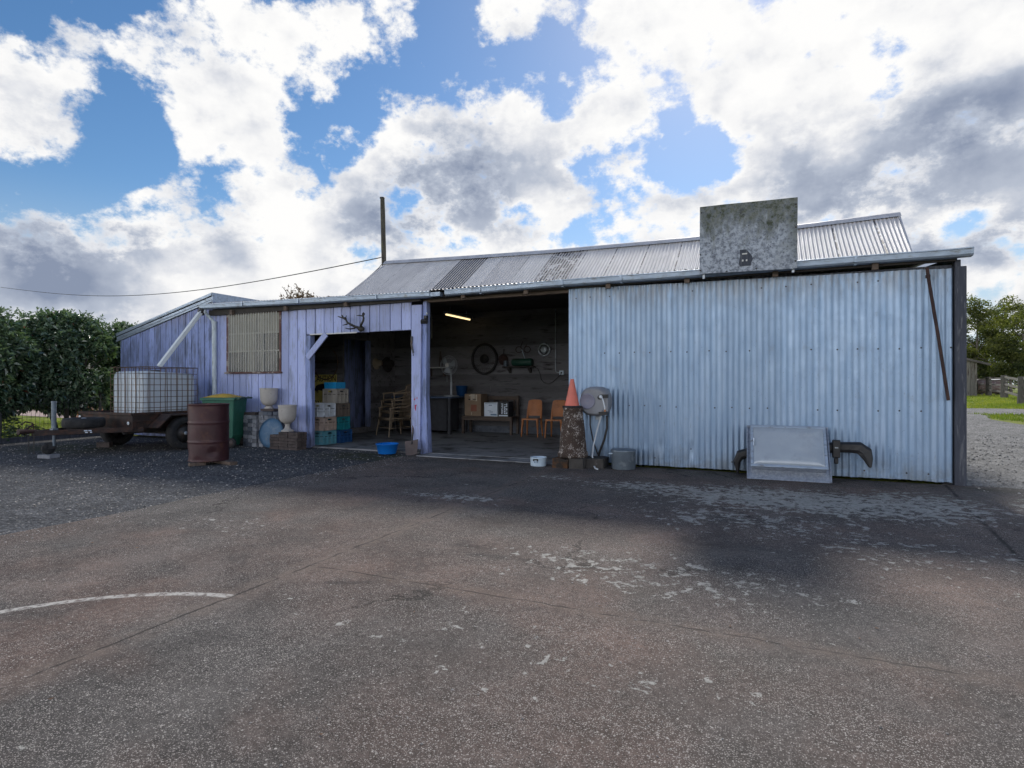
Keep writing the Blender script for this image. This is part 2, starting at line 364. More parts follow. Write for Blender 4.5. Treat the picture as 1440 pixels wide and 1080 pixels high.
def mat_gravel(name, ca, cb, stone=.92, moss=True, k1=46., bd=.015):
    m, n = new_mat(name); p = n.obj(); x, y, _ = n.sep(p)
    big = n.noise(.6, 5, .6, p)
    v = n.voro(k1, p); cr = n.sep(v.outputs['Color'])
    v2 = n.voro(95., p); c2 = n.sep(v2.outputs['Color'])
    c = n.mix(big, ca, cb)
    c = n.scale(c, n.mr(cr[0], 0, 1, .45, 1.6))
    c = n.scale(c, n.mr(c2[1], 0, 1, .7, 1.3))
    c = n.mix(n.m('MULTIPLY', n.ss(cr[1], stone, stone+.04), n.ss(v.outputs['Distance'], .45, .3)), c, (.42, .40, .37))
    c = n.scale(c, n.mr(n.noise(3., 4, .6, p), .3, .7, .75, 1.25))
    if moss:
        r = n.m('MULTIPLY', n.ss(n.vm('LENGTH', n.vm('MULTIPLY', n.vm('SUBTRACT', p, (-6.2, 7.9, 0.)), (1/1.3, 1/.7, 0.))), 1.1, .3), n.ss(n.noise(4., 5, .6, p), .35, .6))
        r2 = n.m('MULTIPLY', n.ss(n.vm('LENGTH', n.vm('MULTIPLY', n.vm('SUBTRACT', p, (-12.4, 6.6, 0.)), (1/1.5, 1/1.0, 0.))), 1.1, .3), n.ss(n.noise(4., 5, .6, p), .35, .6))
        c = n.mix(n.m('MULTIPLY', n.m('MAXIMUM', r, r2), .8), c, (.05, .055, .02))
    h = n.m('SUBTRACT', 1., n.m('ADD', v.outputs['Distance'], n.m('MULTIPLY', v2.outputs['Distance'], .5)))
    finish(n, c, .85, 0., n.bump(h, .8, bd), **{'Specular IOR Level': .15})
    return m
def mat_lawn():
    m, n = new_mat('lawn_grass'); p = n.obj()
    c = n.mix(n.ss(n.noise(.25, 5, .65, p), .38, .62), (.21, .235, .03), (.12, .17, .02))
    c = n.mix(n.ss(n.noise(.8, 5, .7, n.vm('MULTIPLY', p, (1., 1.6, 1.))), .58, .72), c, (.27, .25, .09))
    c = n.scale(c, n.mr(n.noise(14, 5, .75, p), .25, .75, .55, 1.45))
    finish(n, c, .9, 0., n.bump(n.noise(30, 4, .7, p), .8, .05), **{'Specular IOR Level': .2})
    return m
def mat_corrugated_wall():
    m, n = new_mat('painted_corrugated_iron'); p = n.obj(); x, y, z = n.sep(p)
    st = n.noise(3.2, 6, .65, n.vm('MULTIPLY', p, (3., 1., .28)))
    bl = n.noise(5., 6, .7, p)
    c = n.mix(n.ss(st, .34, .66), (.222, .325, .475), (.298, .402, .55))
    c = n.scale(c, n.mr(n.tone(), 0, 1, .9, 1.1))
    c = n.mix(n.m('MULTIPLY', n.ss(bl, .56, .74), .35), c, (.25, .29, .33))
    # scratches and worn dots
    sp = n.voro(34., n.vm('MULTIPLY', p, (1.6, 1., .8)))
    k = n.m('MULTIPLY', n.ss(sp.outputs['Distance'], .17, .08), n.ss(n.sep(sp.outputs['Color'])[0], .72, .8))
    c = n.mix(n.m('MULTIPLY', k, n.ss(n.noise(2., 3, .6, p), .4, .6, .25, .95)), c, (.09, .085, .09))
    sc2 = n.noise(16, 4, .75, n.vm('MULTIPLY', p, (2.5, 1., .35)))
    c = n.mix(n.m('MULTIPLY', n.ss(sc2, .63, .7), .5), c, (.17, .19, .22))
    # grime washed from the eave and splashed at the foot
    top = n.m('MULTIPLY', n.ss(z, 2.2, 2.75), n.ss(n.noise(6, 5, .7, n.vm('MULTIPLY', p, (3., 1., .5))), .3, .62))
    c = n.mix(n.m('MULTIPLY', top, .62), c, (.20, .185, .165))
    bot = n.m('MULTIPLY', n.ss(z, .38, .02), n.ss(bl, .34, .6))
    c = n.mix(n.m('MULTIPLY', bot, .6), c, (.16, .165, .16))
    finish(n, c, n.mr(bl, .3, .7, .3, .5), .35, n.bump(n.noise(9, 3, .6, p), .15, .01))
    return m
def mat_boards(name, paint, wear, amt):
    m, n = new_mat(name); p = n.rnd(); z = n.sep(n.obj())[2]
    g = n.noise(5., 7, .7, n.vm('MULTIPLY', p, (5., 5., .45)))
    w = n.noise(2.2, 6, .65, n.vm('MULTIPLY', p, (2.2, 2.2, .8)))
    c = n.scale(paint, n.mr(n.tone(), 0, 1, .8, 1.16))
    c = n.scale(c, n.mr(g, .3, .7, .86, 1.1))
    k = n.m('MULTIPLY', n.ss(n.m('ADD', n.m('MULTIPLY', g, .6), n.m('MULTIPLY', w, .5)), .60-.1*amt, .74-.1*amt), .62+.2*amt)
    c = n.mix(k, c, wear)
    nl = n.voro(26., n.vm('MULTIPLY', p, (1., 1., .7)))
    c = n.mix(n.m('MULTIPLY', n.ss(nl.outputs['Distance'], .15, .09), n.ss(n.sep(nl.outputs['Color'])[0], .86, .9)), c, (.04, .04, .06))
    dr = n.m('MULTIPLY', n.ss(z, .55, 0.), n.ss(w, .36, .6))
    c = n.mix(n.m('MULTIPLY', dr, .6), c, (.10, .10, .13))
    tp = n.m('MULTIPLY', n.ss(z, 2.45, 2.75), n.ss(g, .3, .62))
    c = n.mix(n.m('MULTIPLY', tp, .5), c, (.20, .18, .21))
    finish(n, c, .72, 0., n.bump(g, .35, .006))
    return m
def mat_roof():
    m, n = new_mat('corrugated_roof_iron'); p = n.obj(); x, y, z = n.sep(p)
    sheet = n.m('FLOOR', n.m('DIVIDE', n.m('ADD', x, 20.), .76))
    sr = n.n('ShaderNodeTexWhiteNoise', {'noise_dimensions': '1D'}, {'W': sheet}).outputs['Value']
    c = n.mix(sr, (.54, .515, .51), (.63, .605, .595))
    c = n.scale(c, n.mr(n.noise(2.4, 6, .65, n.vm('MULTIPLY', p, (2., .6, .6))), .3, .7, .86, 1.12))
    # rust sits in the valleys of a few sheets, and at the laps
    val = n.m('MULTIPLY_ADD', n.m('COSINE', n.m('MULTIPLY', x, 2*math.pi/.0762)), -.5, .5)
    rn = n.noise(5.5, 6, .7, p)
    lap = n.m('FRACT', n.m('DIVIDE', n.m('ADD', x, 20.), .76))
    lapm = n.m('MULTIPLY', n.ss(lap, .055, .02), n.ss(rn, .44, .5))
    def band(a, b): return n.m('MULTIPLY', n.ss(x, a-.03, a+.03), n.ss(x, b+.03, b-.03))
    rb = n.m('ADD', n.m('MULTIPLY', band(-7.6, -6.78), n.ss(rn, .24, .40)), n.m('MULTIPLY', band(-4.92, -4.12), n.ss(rn, .42, .50)))
    k = n.m('MAXIMUM', n.m('MULTIPLY', rb, n.ss(val, .25, .6)), lapm)
    k = n.m('MAXIMUM', k, n.m('MULTIPLY', n.ss(rn, .70, .75), n.ss(val, .5, .8)))
    c = n.mix(k, c, (.035, .026, .024))
    finish(n, c, .42, .0, n.bump(n.noise(20, 3, .6, p), .1, .01))
    return m
def mat_backboard():
    m, n = new_mat('lichened_board'); p = n.obj(); x, y, z = n.sep(p)
    st = n.noise(4., 7, .7, n.vm('MULTIPLY', p, (1.4, 1., .6))); f = n.noise(22., 6, .7, p); b = n.noise(2.4, 5, .6, p)
    c = n.mix(n.ss(f, .34, .6), (.15, .17, .21), (.42, .46, .53))
    hi = n.ss(n.m('ADD', z, n.m('MULTIPLY', n.m('SUBTRACT', st, .5), 1.7)), -.12, .38)
    side = n.ss(n.m('ADD', x, n.m('MULTIPLY', n.m('SUBTRACT', b, .5), 1.2)), .32, .75)
    g = n.m('MAXIMUM', hi, n.m('MULTIPLY', side, .75))
    moss = n.mix(n.ss(n.noise(9, 5, .7, p), .4, .6), (.055, .065, .04), (.14, .15, .125))
    c = n.mix(n.m('MULTIPLY', g, n.ss(f, .36, .58, .45, 1.)), c, moss)
    c = n.mix(n.m('MULTIPLY', n.ss(n.noise(5., 6, .7, n.vm('ADD', p, (9., 0., 2.))), .6, .68), .7), c, (.05, .055, .06))
    c = n.mix(n.ss(n.noise(38, 5, .75, p), .58, .66), c, (.035, .036, .036))
    finish(n, c, .85, 0., n.bump(f, .5, .006))
    return m
def mat_leaf(name, c1, c2, rough=.4, trans=.25, spec=.5):
    m, n = new_mat(name)
    t = n.tone()
    c = n.mix(t, c1, c2)
    p = n.n('ShaderNodeBsdfPrincipled', None, {'Base Color': c, 'Roughness': rough, 'Specular IOR Level': spec})
    tr = n.n('ShaderNodeBsdfTranslucent', None, {'Color': n.vm('MULTIPLY', c, (1.6, 1.8, .8))})
    mx = n.n('ShaderNodeMixShader', None, {0: trans, 1: p.outputs[0], 2: tr.outputs[0]})
    n.n('ShaderNodeOutputMaterial', None, {0: mx.outputs[0]})
    return m
def mat_bark(name, c, c2):
    return generic(name, c, .9, 0, .4, 5., c2, .45, .65, 4., .8, .03, 9., (3, 3, .6))
def mat_rust(name, a, b, lo=.45, hi=.6, rough=.75, sc_=7.):
    return generic(name, a, rough, .15, .3, 4., b, lo, hi, sc_, .4, .004, 40.)
def mat_emit(name, c, s):
    m, n = new_mat(name)
    e = n.n('ShaderNodeEmission', None, {0: c, 1: s})
    n.n('ShaderNodeOutputMaterial', None, {0: e.outputs[0]})
    return m
def mat_screen():
    m, n = new_mat('ribbed_plastic_sheet'); p = n.obj()
    d = n.mix(n.ss(n.noise(4, 5, .6, n.vm('MULTIPLY', p, (4, 1, .5))), .35, .65), (.44, .445, .44), (.58, .585, .575))
    b = n.n('ShaderNodeBsdfPrincipled', None, {'Base Color': d, 'Roughness': .3})
    t = n.n('ShaderNodeBsdfTransparent', None, {0: (.8, .78, .7, 1)})
    mx = n.n('ShaderNodeMixShader', None, {0: .72, 1: b.outputs[0], 2: t.outputs[0]})
    n.n('ShaderNodeOutputMaterial', None, {0: mx.outputs[0]})
    return m
def mat_tank():
    m, n = new_mat('milky_plastic'); p = n.rnd()
    c = n.scale((.72, .79, .87), n.mr(n.noise(3, 4, .6, p), .3, .7, .9, 1.06))
    b = n.n('ShaderNodeBsdfPrincipled', None, {'Base Color': c, 'Roughness': .38, 'Subsurface Weight': .0})
    t = n.n('ShaderNodeBsdfTranslucent', None, {0: (.7, .76, .82, 1)})
    mx = n.n('ShaderNodeMixShader', None, {0: .25, 1: b.outputs[0], 2: t.outputs[0]})
    n.n('ShaderNodeOutputMaterial', None, {0: mx.outputs[0]})
    return m
def mat_brickwall():
    m, n = new_mat('orange_brick'); p = n.obj()
    br = n.n('ShaderNodeTexBrick', None, {'Vector': n.vm('MULTIPLY', n.n('ShaderNodeCombineXYZ', None, {0: n.sep(p)[0], 1: n.sep(p)[2], 2: 0.}).outputs[0], (1, 1, 1)), 'Color1': (.42, .14, .065, 1), 'Color2': (.30, .10, .05, 1), 'Mortar': (.35, .3, .25, 1), 'Scale': 1., 'Mortar Size': .012, 'Brick Width': .24, 'Row Height': .086})
    finish(n, br.outputs[0], .9)
    return m

M = {}
M['concrete'] = mat_concrete()
M['gravel'] = mat_gravel('blue_gravel', (.055, .058, .066), (.105, .105, .108))
M['drive'] = mat_gravel('pale_gravel', (.13, .128, .125), (.27, .265, .26), .86, False, 44., .02)
M['lawn'] = mat_lawn()
M['iron'] = mat_corrugated_wall()
M['purple'] = mat_boards('lavender_paint', (.415, .475, .77), (.21, .235, .33), .62)
M['purple_old'] = mat_boards('worn_lavender_paint', (.29, .36, .66), (.11, .135, .21), 1.05)
M['roof'] = mat_roof()
M['cap'] = generic('ridge_metal', (.46, .46, .49), .5, .2, .2, 4., (.10, .09, .09), .6, .72)
M['gutter'] = generic('gutter_metal', (.33, .40, .50), .45, .35, .22, 5., (.20, .21, .22), .52, .68, 7., .1, .003, 40, (1, 3, 3))
M['galv'] = generic('galvanised_metal', (.40, .44, .49), .42, .45, .2, 7., (.22, .24, .26), .5, .66, 12.)
M['dark_timber'] = generic('weathered_dark_timber', (.052, .058, .078), .85, 0, .35, 4., (.15, .155, .17), .52, .7, 6., .6, .006, 22, (5, 5, .5))
M['brown_timber'] = generic('old_brown_timber', (.13, .095, .075), .85, 0, .35, 4., (.06, .048, .04), .5, .66, 6., .5, .005, 25, (.5, 5, 5))
M['inner'] = generic('unpainted_weatherboard', (.150, .148, .160), .85, 0, .3, 2., (.04, .036, .038), .5, .7, 4., .4, .004, 25, (.5, 3, 3), tone=.3)
M['ceiling'] = generic('dark_boards', (.045, .04, .038), .9)  # one even dark colour shared by linings, backings and strips
M['white_metal'] = generic('white_painted_pipe', (.74, .78, .80), .45, 0, .1, 4., (.45, .47, .48), .58, .75)
M['zinc_pipe'] = generic('dulled_white_pipe', (.56, .63, .68), .5, .1, .18, 6., (.33, .37, .39), .5, .66, 9, .1, .003, 40, (3, 3, .6))
M['frame_red'] = generic('flaking_red_brown_paint', (.12, .055, .05), .8, 0, .35, 5., (.32, .28, .25), .52, .6, 6., .3)
M['white_paint'] = generic('old_white_paint', (.62, .62, .60), .6, 0, .15)
M['dark_glass'] = generic('dark_glass', (.03, .034, .04), .12, 0, .2)
M['curtain'] = generic('faded_curtain', (.46, .455, .43), .9, 0, .25, 5., None)
M['black'] = generic('black_plastic', (.018, .018, .02), .5, 0, .2)
M['rubber'] = generic('tyre_rubber', (.02, .02, .022), .8, 0, .3, 8., (.05, .047, .043), .5, .7)
M['dark_steel'] = generic('dark_steel', (.06, .06, .062), .55, .4, .3, 8., (.09, .06, .045), .5, .65)
M['rust_brown'] = mat_rust('rusty_brown_paint', (.034, .024, .022), (.075, .038, .027))
M['rust_drum'] = mat_rust('rusted_maroon_steel', (.055, .019, .023), (.085, .033, .022), .54, .7, .48, 5.)
M['rust_bright'] = mat_rust('orange_rust', (.30, .12, .085), (.36, .17, .10))
M['rod'] = mat_rust('rust_bar', (.035, .018, .018), (.06, .03, .025))
M['cage'] = mat_rust('rusting_wire', (.11, .085, .07), (.17, .10, .06), .45, .6)
M['tank'] = mat_tank()
M['bin'] = generic('green_plastic', (.022, .13, .085), .5, 0, .15, 5., (.04, .09, .07), .55, .75)
M['bin_dark'] = generic('dark_green_plastic', (.015, .07, .05), .5, 0, .15)
M['yellow'] = generic('yellow_lid', (.62, .40, .05), .55, 0, .15, 5., (.42, .27, .06), .5, .7)
M['block_pale'] = generic('grey_concrete_paver', (.25, .26, .29), .9, 0, .25, 5., (.13, .135, .15), .48, .66, 9., .5, .004, 60, None, .35)
M['block_blue'] = generic('slate_grey_paver', (.11, .125, .155), .9, 0, .25, 5., (.06, .065, .08), .48, .66, 9., .5)
M['brick_brown'] = generic('brown_brick', (.095, .075, .07), .9, 0, .35, 6., (.05, .042, .04), .48, .66, 9., .5)
M['urn'] = generic('cast_stone', (.46, .43, .40), .85, 0, .14, 7., (.28, .27, .25), .55, .72, 14., .4, .004, 50)
M['blue_disc'] = generic('faded_blue_enamel', (.065, .15, .26), .5, 0, .2, 5., (.13, .2, .28), .5, .7)
M['blue_plastic'] = generic('bright_blue_plastic', (.008, .17, .62), .35, 0, .05)
M['tub'] = generic('sky_blue_plastic', (.02, .30, .62), .35, 0, .05)
def crate_mat(name, c, d): return generic(name, c, .55, 0, .12, 5., d, .5, .72, 8., .15)
M['crate_teal_old'] = crate_mat('faded_teal_plastic', (.10, .29, .36), (.2, .3, .33))
M['crate_tan'] = crate_mat('tan_plastic', (.42, .33, .28), (.27, .22, .2))
M['crate_white'] = crate_mat('white_plastic', (.55, .59, .64), (.36, .39, .43))
M['crate_blue'] = crate_mat('navy_plastic', (.012, .07, .21), (.02, .07, .16))
M['crate_teal'] = crate_mat('teal_plastic', (.01, .20, .24), (.02, .15, .18))
M['crate_brown'] = crate_mat('brown_plastic', (.16, .13, .11), (.10, .085, .075))
M['crate_grey'] = crate_mat('stone_plastic', (.38, .35, .31), (.24, .22, .2))
M['sign'] = generic('sign_yellow', (.68, .58, .16), .6, 0, .12, 4., (.3, .26, .1), .55, .75)
M['ink'] = generic('black_ink', (.012, .012, .013), .7, 0, .1)
M['antler'] = generic('old_antler', (.03, .028, .024), .7, 0, .4, 9., (.09, .08, .06), .56, .72, 9)
M['cane'] = generic('grey_cane', (.22, .17, .12), .75, 0, .3, 6.)
M['wicker'] = generic('brown_wicker', (.20, .11, .055), .75, 0, .35, 12., (.10, .055, .03), .45, .6, 30, .6)
M['straw'] = generic('straw', (.34, .28, .2), .9, 0, .2)
M['felt'] = generic('dark_felt', (.03, .026, .025), .95, 0, .3)
M['card'] = generic('cardboard', (.24, .17, .115), .85, 0, .12)
M['tape'] = generic('packing_tape', (.48, .42, .34), .3, 0, .2)
M['card_red'] = generic('brown_print', (.24, .09, .06), .85, 0, .12)
M['white_card'] = generic('white_card', (.68, .76, .86), .7, 0, .08)
M['print'] = generic('blue_print', (.12, .2, .32), .7, 0, .1)
M['navy_card'] = generic('black_card', (.02, .024, .034), .6, 0, .1)
M['bench'] = generic('dark_bench_wood', (.085, .062, .05), .7, 0, .3, 4., None, stretch=(1, 4, 4))
M['ply'] = generic('orange_brown_ply', (.40, .145, .045), .5, 0, .18, 4., (.25, .09, .03), .52, .7, 5)
M['table'] = generic('blue_bench_top', (.05, .08, .14), .5, 0, .25, 5.)
M['table_side'] = generic('dark_bench', (.04, .042, .05), .75, 0, .3)
M['cone'] = generic('faded_orange_plastic', (.68, .17, .12), .55, 0, .12, 5., (.52, .16, .12), .5, .7, 8)
M['chimney'] = None
M['moss_stone'] = generic('mossy_stone', (.055, .05, .046), .95, 0, .35, 5., (.13, .12, .11), .55, .68, 7., .9, .02, 12)
M['rust_stone'] = generic('rust_stained_stone', (.10, .045, .018), .95, 0, .4, 4., (.03, .024, .02), .46, .62, 5., .9, .02, 12)
M['reel'] = generic('grey_reel_plastic', (.23, .24, .265), .45, 0, .12, 5., (.2, .2, .22), .52, .72, 6)
M['reel_disc'] = generic('lilac_grey_plastic', (.23, .23, .30), .5, 0, .1)
M['hose'] = generic('white_hose', (.62, .66, .70), .45, 0, .08)
M['pot'] = generic('dull_galvanised_pot', (.15, .185, .225), .5, .4, .22, 7., (.25, .29, .32), .52, .68, 11, .15)
M['enamel'] = generic('white_enamel', (.55, .67, .78), .35, 0, .06, 5., (.4, .48, .55), .6, .75)
M['flange'] = generic('spangled_zinc', (.30, .335, .40), .38, .5, .3, 26., (.42, .45, .50), .5, .66, 30)
M['dome'] = generic('grey_acrylic_dome', (.36, .41, .47), .16, .1, .1, 2.5, (.28, .32, .37), .5, .75, 3., .02)
M['shovel'] = generic('brown_steel_blade', (.11, .085, .08), .7, .2, .25, 6.)
M['red_paint'] = generic('red_paint_splash', (.45, .02, .07), .6)
M['tube'] = mat_emit('lit_fluorescent_tube', (1.0, .74, .36, 1), 1.9)
M['fan'] = generic('fan_grey', (.35, .38, .42), .5, .1, .1)
M['pole'] = generic('weathered_pole', (.062, .055, .046), .9, 0, .35, 4., (.10, .105, .05), .5, .68, 6., .6, .01, 20, (3, 3, .5))
M['wire'] = generic('black_cable', (.02, .02, .022), .6)
M['hedge'] = mat_leaf('glossy_hedge_leaf', (.024, .062, .036), (.20, .27, .17), .2, .14, .95)
M['hedge_red'] = mat_leaf('red_hedge_leaf', (.14, .04, .02), (.2, .07, .03), .4, .2)
M['gum'] = mat_leaf('gum_tree_leaf', (.04, .055, .014), (.16, .165, .04), .55, .42)
M['gum_dark'] = mat_leaf('dark_tree_leaf', (.025, .04, .012), (.13, .15, .035), .6, .4)
M['twig_leaf'] = mat_leaf('russet_leaf', (.09, .055, .03), (.16, .09, .045), .6, .2)
M['bark'] = mat_bark('dark_bark', (.06, .048, .038), (.025, .02, .017))
M['bark_pale'] = mat_bark('pale_bark', (.16, .14, .115), (.07, .06, .05))
M['mesh_wire'] = generic('dark_fence_wire', (.045, .047, .05), .6, .3)
M['barn'] = generic('weathered_barn_board', (.20, .19, .165), .9, 0, .25, 3., (.075, .06, .05), .5, .62, 3., .4, .01, 15, (4, 4, .4), .25)
M['barn_roof'] = generic('dark_barn_roof', (.10, .09, .085), .8, .1, .3, 3.)
M['fence_wood'] = generic('grey_fence_timber', (.12, .11, .10), .9, 0, .3, 4., (.06, .055, .05), .5, .66, 5., .5, .01, 18, (4, 4, .7))
M['old_tank'] = mat_rust('faded_red_tank', (.20, .13, .125), (.30, .27, .25), .45, .62)
M['brickwall'] = mat_brickwall()
M['house'] = generic('pale_render', (.55, .53, .50), .85, 0, .12)
M['path'] = generic('pinkish_path', (.36, .27, .235), .9, 0, .2, 6., None)
M['grass'] = mat_leaf('grass_blades', (.12, .18, .02), (.31, .31, .055), .7, .3)
M['stone'] = generic('pale_pebble', (.30, .28, .26), .9, 0, .4, 9., None, tone=.5)
M['dry_leaf'] = generic('fallen_leaf', (.13, .075, .045), .85, 0, .4, 9., None, tone=.4)
M['floor'] = generic('shed_floor_slab', (.24, .245, .255), .7, 0, .3, 1.6, (.07, .066, .062), .48, .66, 2.2, .3, .004, 40)
def chimney_mat():
    m, n = new_mat('lichened_terracotta'); p = n.obj()
    c = n.mix(n.noise(6, 5, .6, p), (.034, .026, .022), (.085, .055, .042))
    k = n.ss(n.m('ADD', n.m('MULTIPLY', n.noise(9, 6, .7, p), .5), n.m('MULTIPLY', n.noise(52, 5, .75, p), .5)), .53, .565)
    c = n.mix(k, c, (.40, .36, .33))
    c = n.mix(n.ss(n.noise(5, 5, .7, p), .6, .7), c, (.035, .03, .026))
    finish(n, c, .95, 0., n.bump(n.noise(16, 6, .7, p), .8, .015))
    return m
M['chimney'] = chimney_mat()

# ------------------------------------------------------------------ ground
def sst(x, a, b):
    t = max(0., min(1., (x-a)/(b-a))); return t*t*(3-2*t)
def gh(x, y):
    """the paddock beyond the yard lies a little higher"""
    return .36*sst(y, 11., 26.)*sst(x, .5, 3.) - .02*sst(-x, 14.5, 16)
def strip(vals): return vals
def make_ground():
    b = MB()
    xs = [-900,-300,-120,-60,-40]+[-30+2*i for i in range(0,8)]+[-15+i for i in range(0,45)]+[32,36,42,50,65,90,150,300,900]
    ys = [-300,-60,-20,-8]+[-4+i for i in range(0,36)]+[34,38,44,52,62,75,95,130,200,400,1500]
    nx, ny = len(xs), len(ys)
    v = [(x, y, gh(x, y)-.012) for y in ys for x in xs]
    f = [(j*nx+i, j*nx+i+1, (j+1)*nx+i+1, (j+1)*nx+i) for j in range(ny-1) for i in range(nx-1)]
    b.smooth = True; b.add(v, f)
    b.build('ground', M['lawn'], kind='structure')
def patch(name, outline, mat, z, step=.5, smooth=True):
    """a sheet that follows the ground height; outline is a polygon, clipped on a fine grid by its own triangulation"""
    import bmesh
    bm = bmesh.new()
    vs = [bm.verts.new((x, y, 0)) for x, y in outline]
    bm.faces.new(vs)
    x0 = min(p[0] for p in outline); x1 = max(p[0] for p in outline); y0 = min(p[1] for p in outline); y1 = max(p[1] for p in outline)
    k = y0+step
    while k < y1:
        bmesh.ops.bisect_plane(bm, geom=bm.verts[:]+bm.edges[:]+bm.faces[:], plane_co=(0, k, 0), plane_no=(0, 1, 0)); k += step
    k = x0+step*2
    while k < x1:
        bmesh.ops.bisect_plane(bm, geom=bm.verts[:]+bm.edges[:]+bm.faces[:], plane_co=(k, 0, 0), plane_no=(1, 0, 0)); k += step*2
    for v in bm.verts: v.co.z = gh(v.co.x, v.co.y)+z
    me = bpy.data.meshes.new(name); bm.to_mesh(me); bm.free()
    for p in me.polygons: p.use_smooth = smooth
    at = me.attributes.new('tone', 'FLOAT', 'FACE'); at.data.foreach_set('value', [.5]*len(me.polygons))
    me.materials.append(mat)
    o = bpy.data.objects.new(name, me); col.objects.link(o); o['kind'] = 'structure'
    return o
def wobble(pts, amp, seg=.35, seed=0):
    rnd = random.Random(seed); out = []
    for i in range(len(pts)):
        a = Vector(pts[i]); c = Vector(pts[(i+1) % len(pts)]); n = max(1, int((c-a).length/seg))
        d = (c-a).normalized() if (c-a).length else Vector((1, 0)); q = Vector((-d.y, d.x))
        for k in range(n):
            p = a+(c-a)*k/n
            w = amp*(mnoise.noise((p.x*1.3+seed, p.y*1.3, 0))+.6*mnoise.noise((p.x*4+seed, p.y*4, 5))) if k else 0
            out.append((p.x+q.x*w, p.y+q.y*w))
    return out
make_ground()
patch('gravel_yard', [(-14.62, -7), (-5.4, -7), (-5.4, 8.7), (-8, 8.9), (-14.62, 8.9)], M['gravel'], 0.002, 4)
patch('concrete_yard', wobble([(-5.66, -7), (9., -7), (9., 7.3), (4.6, 8.2), (2.9, 8.55), (-5.5, 8.55), (-5.7, 8.2)], .05, .3, 3), M['concrete'], .012, 4)
patch('gravel_drive', wobble([(2.0, 8.3), (9., 7.0), (30, 7), (30, 12), (16, 13.5), (9, 15.6), (6.3, 18.3), (5.85, 20.2), (6.35, 22.1), (9, 22.9), (24, 24), (60, 27), (60, 30), (24, 27.2), (9, 25.9), (2.6, 25.4), (2.4, 16)], .16, .5, 8), M['drive'], .004, .8)
patch('path', [(-34, 13.6), (-17.5, 12.0), (-17.5, 13.2), (-34, 16.2)], M['path'], .004, 3)
b = MB(); b.box(-10.8, -2.86, 8.62, 13.0, -.1, .03); b.box(-5.46, -2.86, 8.25, 8.62, -.1, .025)
b.build('floor', M['floor'], kind='structure')

def loose_stones():
    rnd = random.Random(5); b = MB()
    def rock(x, y, s, z0):
        o = [(1,0,0),(-1,0,0),(0,1,0),(0,-1,0),(0,0,1),(0,0,-.4)]
        a = rnd.random()*6.28; ca, sa = math.cos(a), math.sin(a); k = rnd.uniform(.6, 1); h = rnd.uniform(.35, .7)
        v = []
        for q in o:
            X = q[0]*s*rnd.uniform(.8, 1.2); Y = q[1]*s*k
            v.append((x+X*ca-Y*sa, y+X*sa+Y*ca, z0+q[2]*s*h+s*.1))
        b.t = rnd.random()
        b.add(v, [(0,2,4),(2,1,4),(1,3,4),(3,0,4),(2,0,5),(1,2,5),(3,1,5),(0,3,5)])
    for i in range(2600):
        x = rnd.uniform(-14.4, -5.5); y = rnd.uniform(3.2, 8.5)
        rock(x, y, rnd.uniform(.006, .018), .004)
    for i in range(900):
        d = abs(rnd.gauss(0, .35)); y = rnd.uniform(.8, 8.2)
        rock(-5.6+d*.8-.1, y, rnd.uniform(.004, .011), .013)
    for i in range(900):
        rock(rnd.uniform(-5, 5), rnd.uniform(1.2, 7.5), rnd.uniform(.003, .008), .013)
    for i in range(1500):
        x = rnd.uniform(2.3, 6.0); y = rnd.uniform(8.2, 16)
        rock(x, y, rnd.uniform(.01, .03), gh(x, y)+.006)
    o = b.build('loose_gravel', M['stone']); tag(o, 'loose pale stones scattered over the gravel and the concrete', 'gravel', kind='stuff')
    b = MB()
    for i in range(150):
        x = rnd.uniform(-5, 4); y = rnd.uniform(1.2, 8.2); s = rnd.uniform(.006, .016); a = rnd.random()*6.28
        if i < 60: x = rnd.uniform(-2.6, 2.1); y = rnd.uniform(7.9, 8.5)
        ca, sa = math.cos(a), math.sin(a); b.t = rnd.random()
        q = [(-1,0,.2),(0,-.4,0),(1,0,.3),(0,.4,.1)]
        b.add([(x+s*(u*ca-w*sa), y+s*(u*sa+w*ca), .016+s*h) for u, w, h in q], [(0,1,2),(0,2,3)])
    o = b.build('fallen_leaves', M['dry_leaf']); tag(o, 'dry dark leaves and crumbs lying on the concrete', 'leaves', kind='stuff')
loose_stones()

# ------------------------------------------------------------------ the shed
shed = thing('farm_shed', 'long farm shed with lavender boards at one end and blue-grey corrugated iron at the other', 'shed', (0, 8.6, 0))
PITCH = .0762
def corrugated(b, u0, u1, fn, amp=.009, per=10, rows=(0, 1), sheet=.76, tones=None, proud=.003):
    """fn(u, v, h) -> point; waves along u, v runs through rows; every lapped sheet sits a little proud at its edge"""
    n = int(round((u1-u0)/PITCH*per)); us = [u0+(u1-u0)*i/n for i in range(n+1)]
    nv = len(rows); v = []
    for r in rows:
        for u in us:
            k = (u-u0) % sheet
            h = -amp*math.cos(2*math.pi*u/PITCH) + proud*(1-k/sheet)
            v.append(fn(u, r, h))
    o = len(b.v); b.v += [tuple(p) for p in v]
    rnd = random.Random(int(u0*100)); tn = [rnd.random() for _ in range(200)]
    for j in range(nv-1):
        for i in range(n):
            b.f.append([o+j*(n+1)+i, o+j*(n+1)+i+1, o+(j+1)*(n+1)+i+1, o+(j+1)*(n+1)+i])
            b.mi.append(b.slot); b.sm.append(True); b.tone.append(tn[int((us[i]-u0)/sheet)])

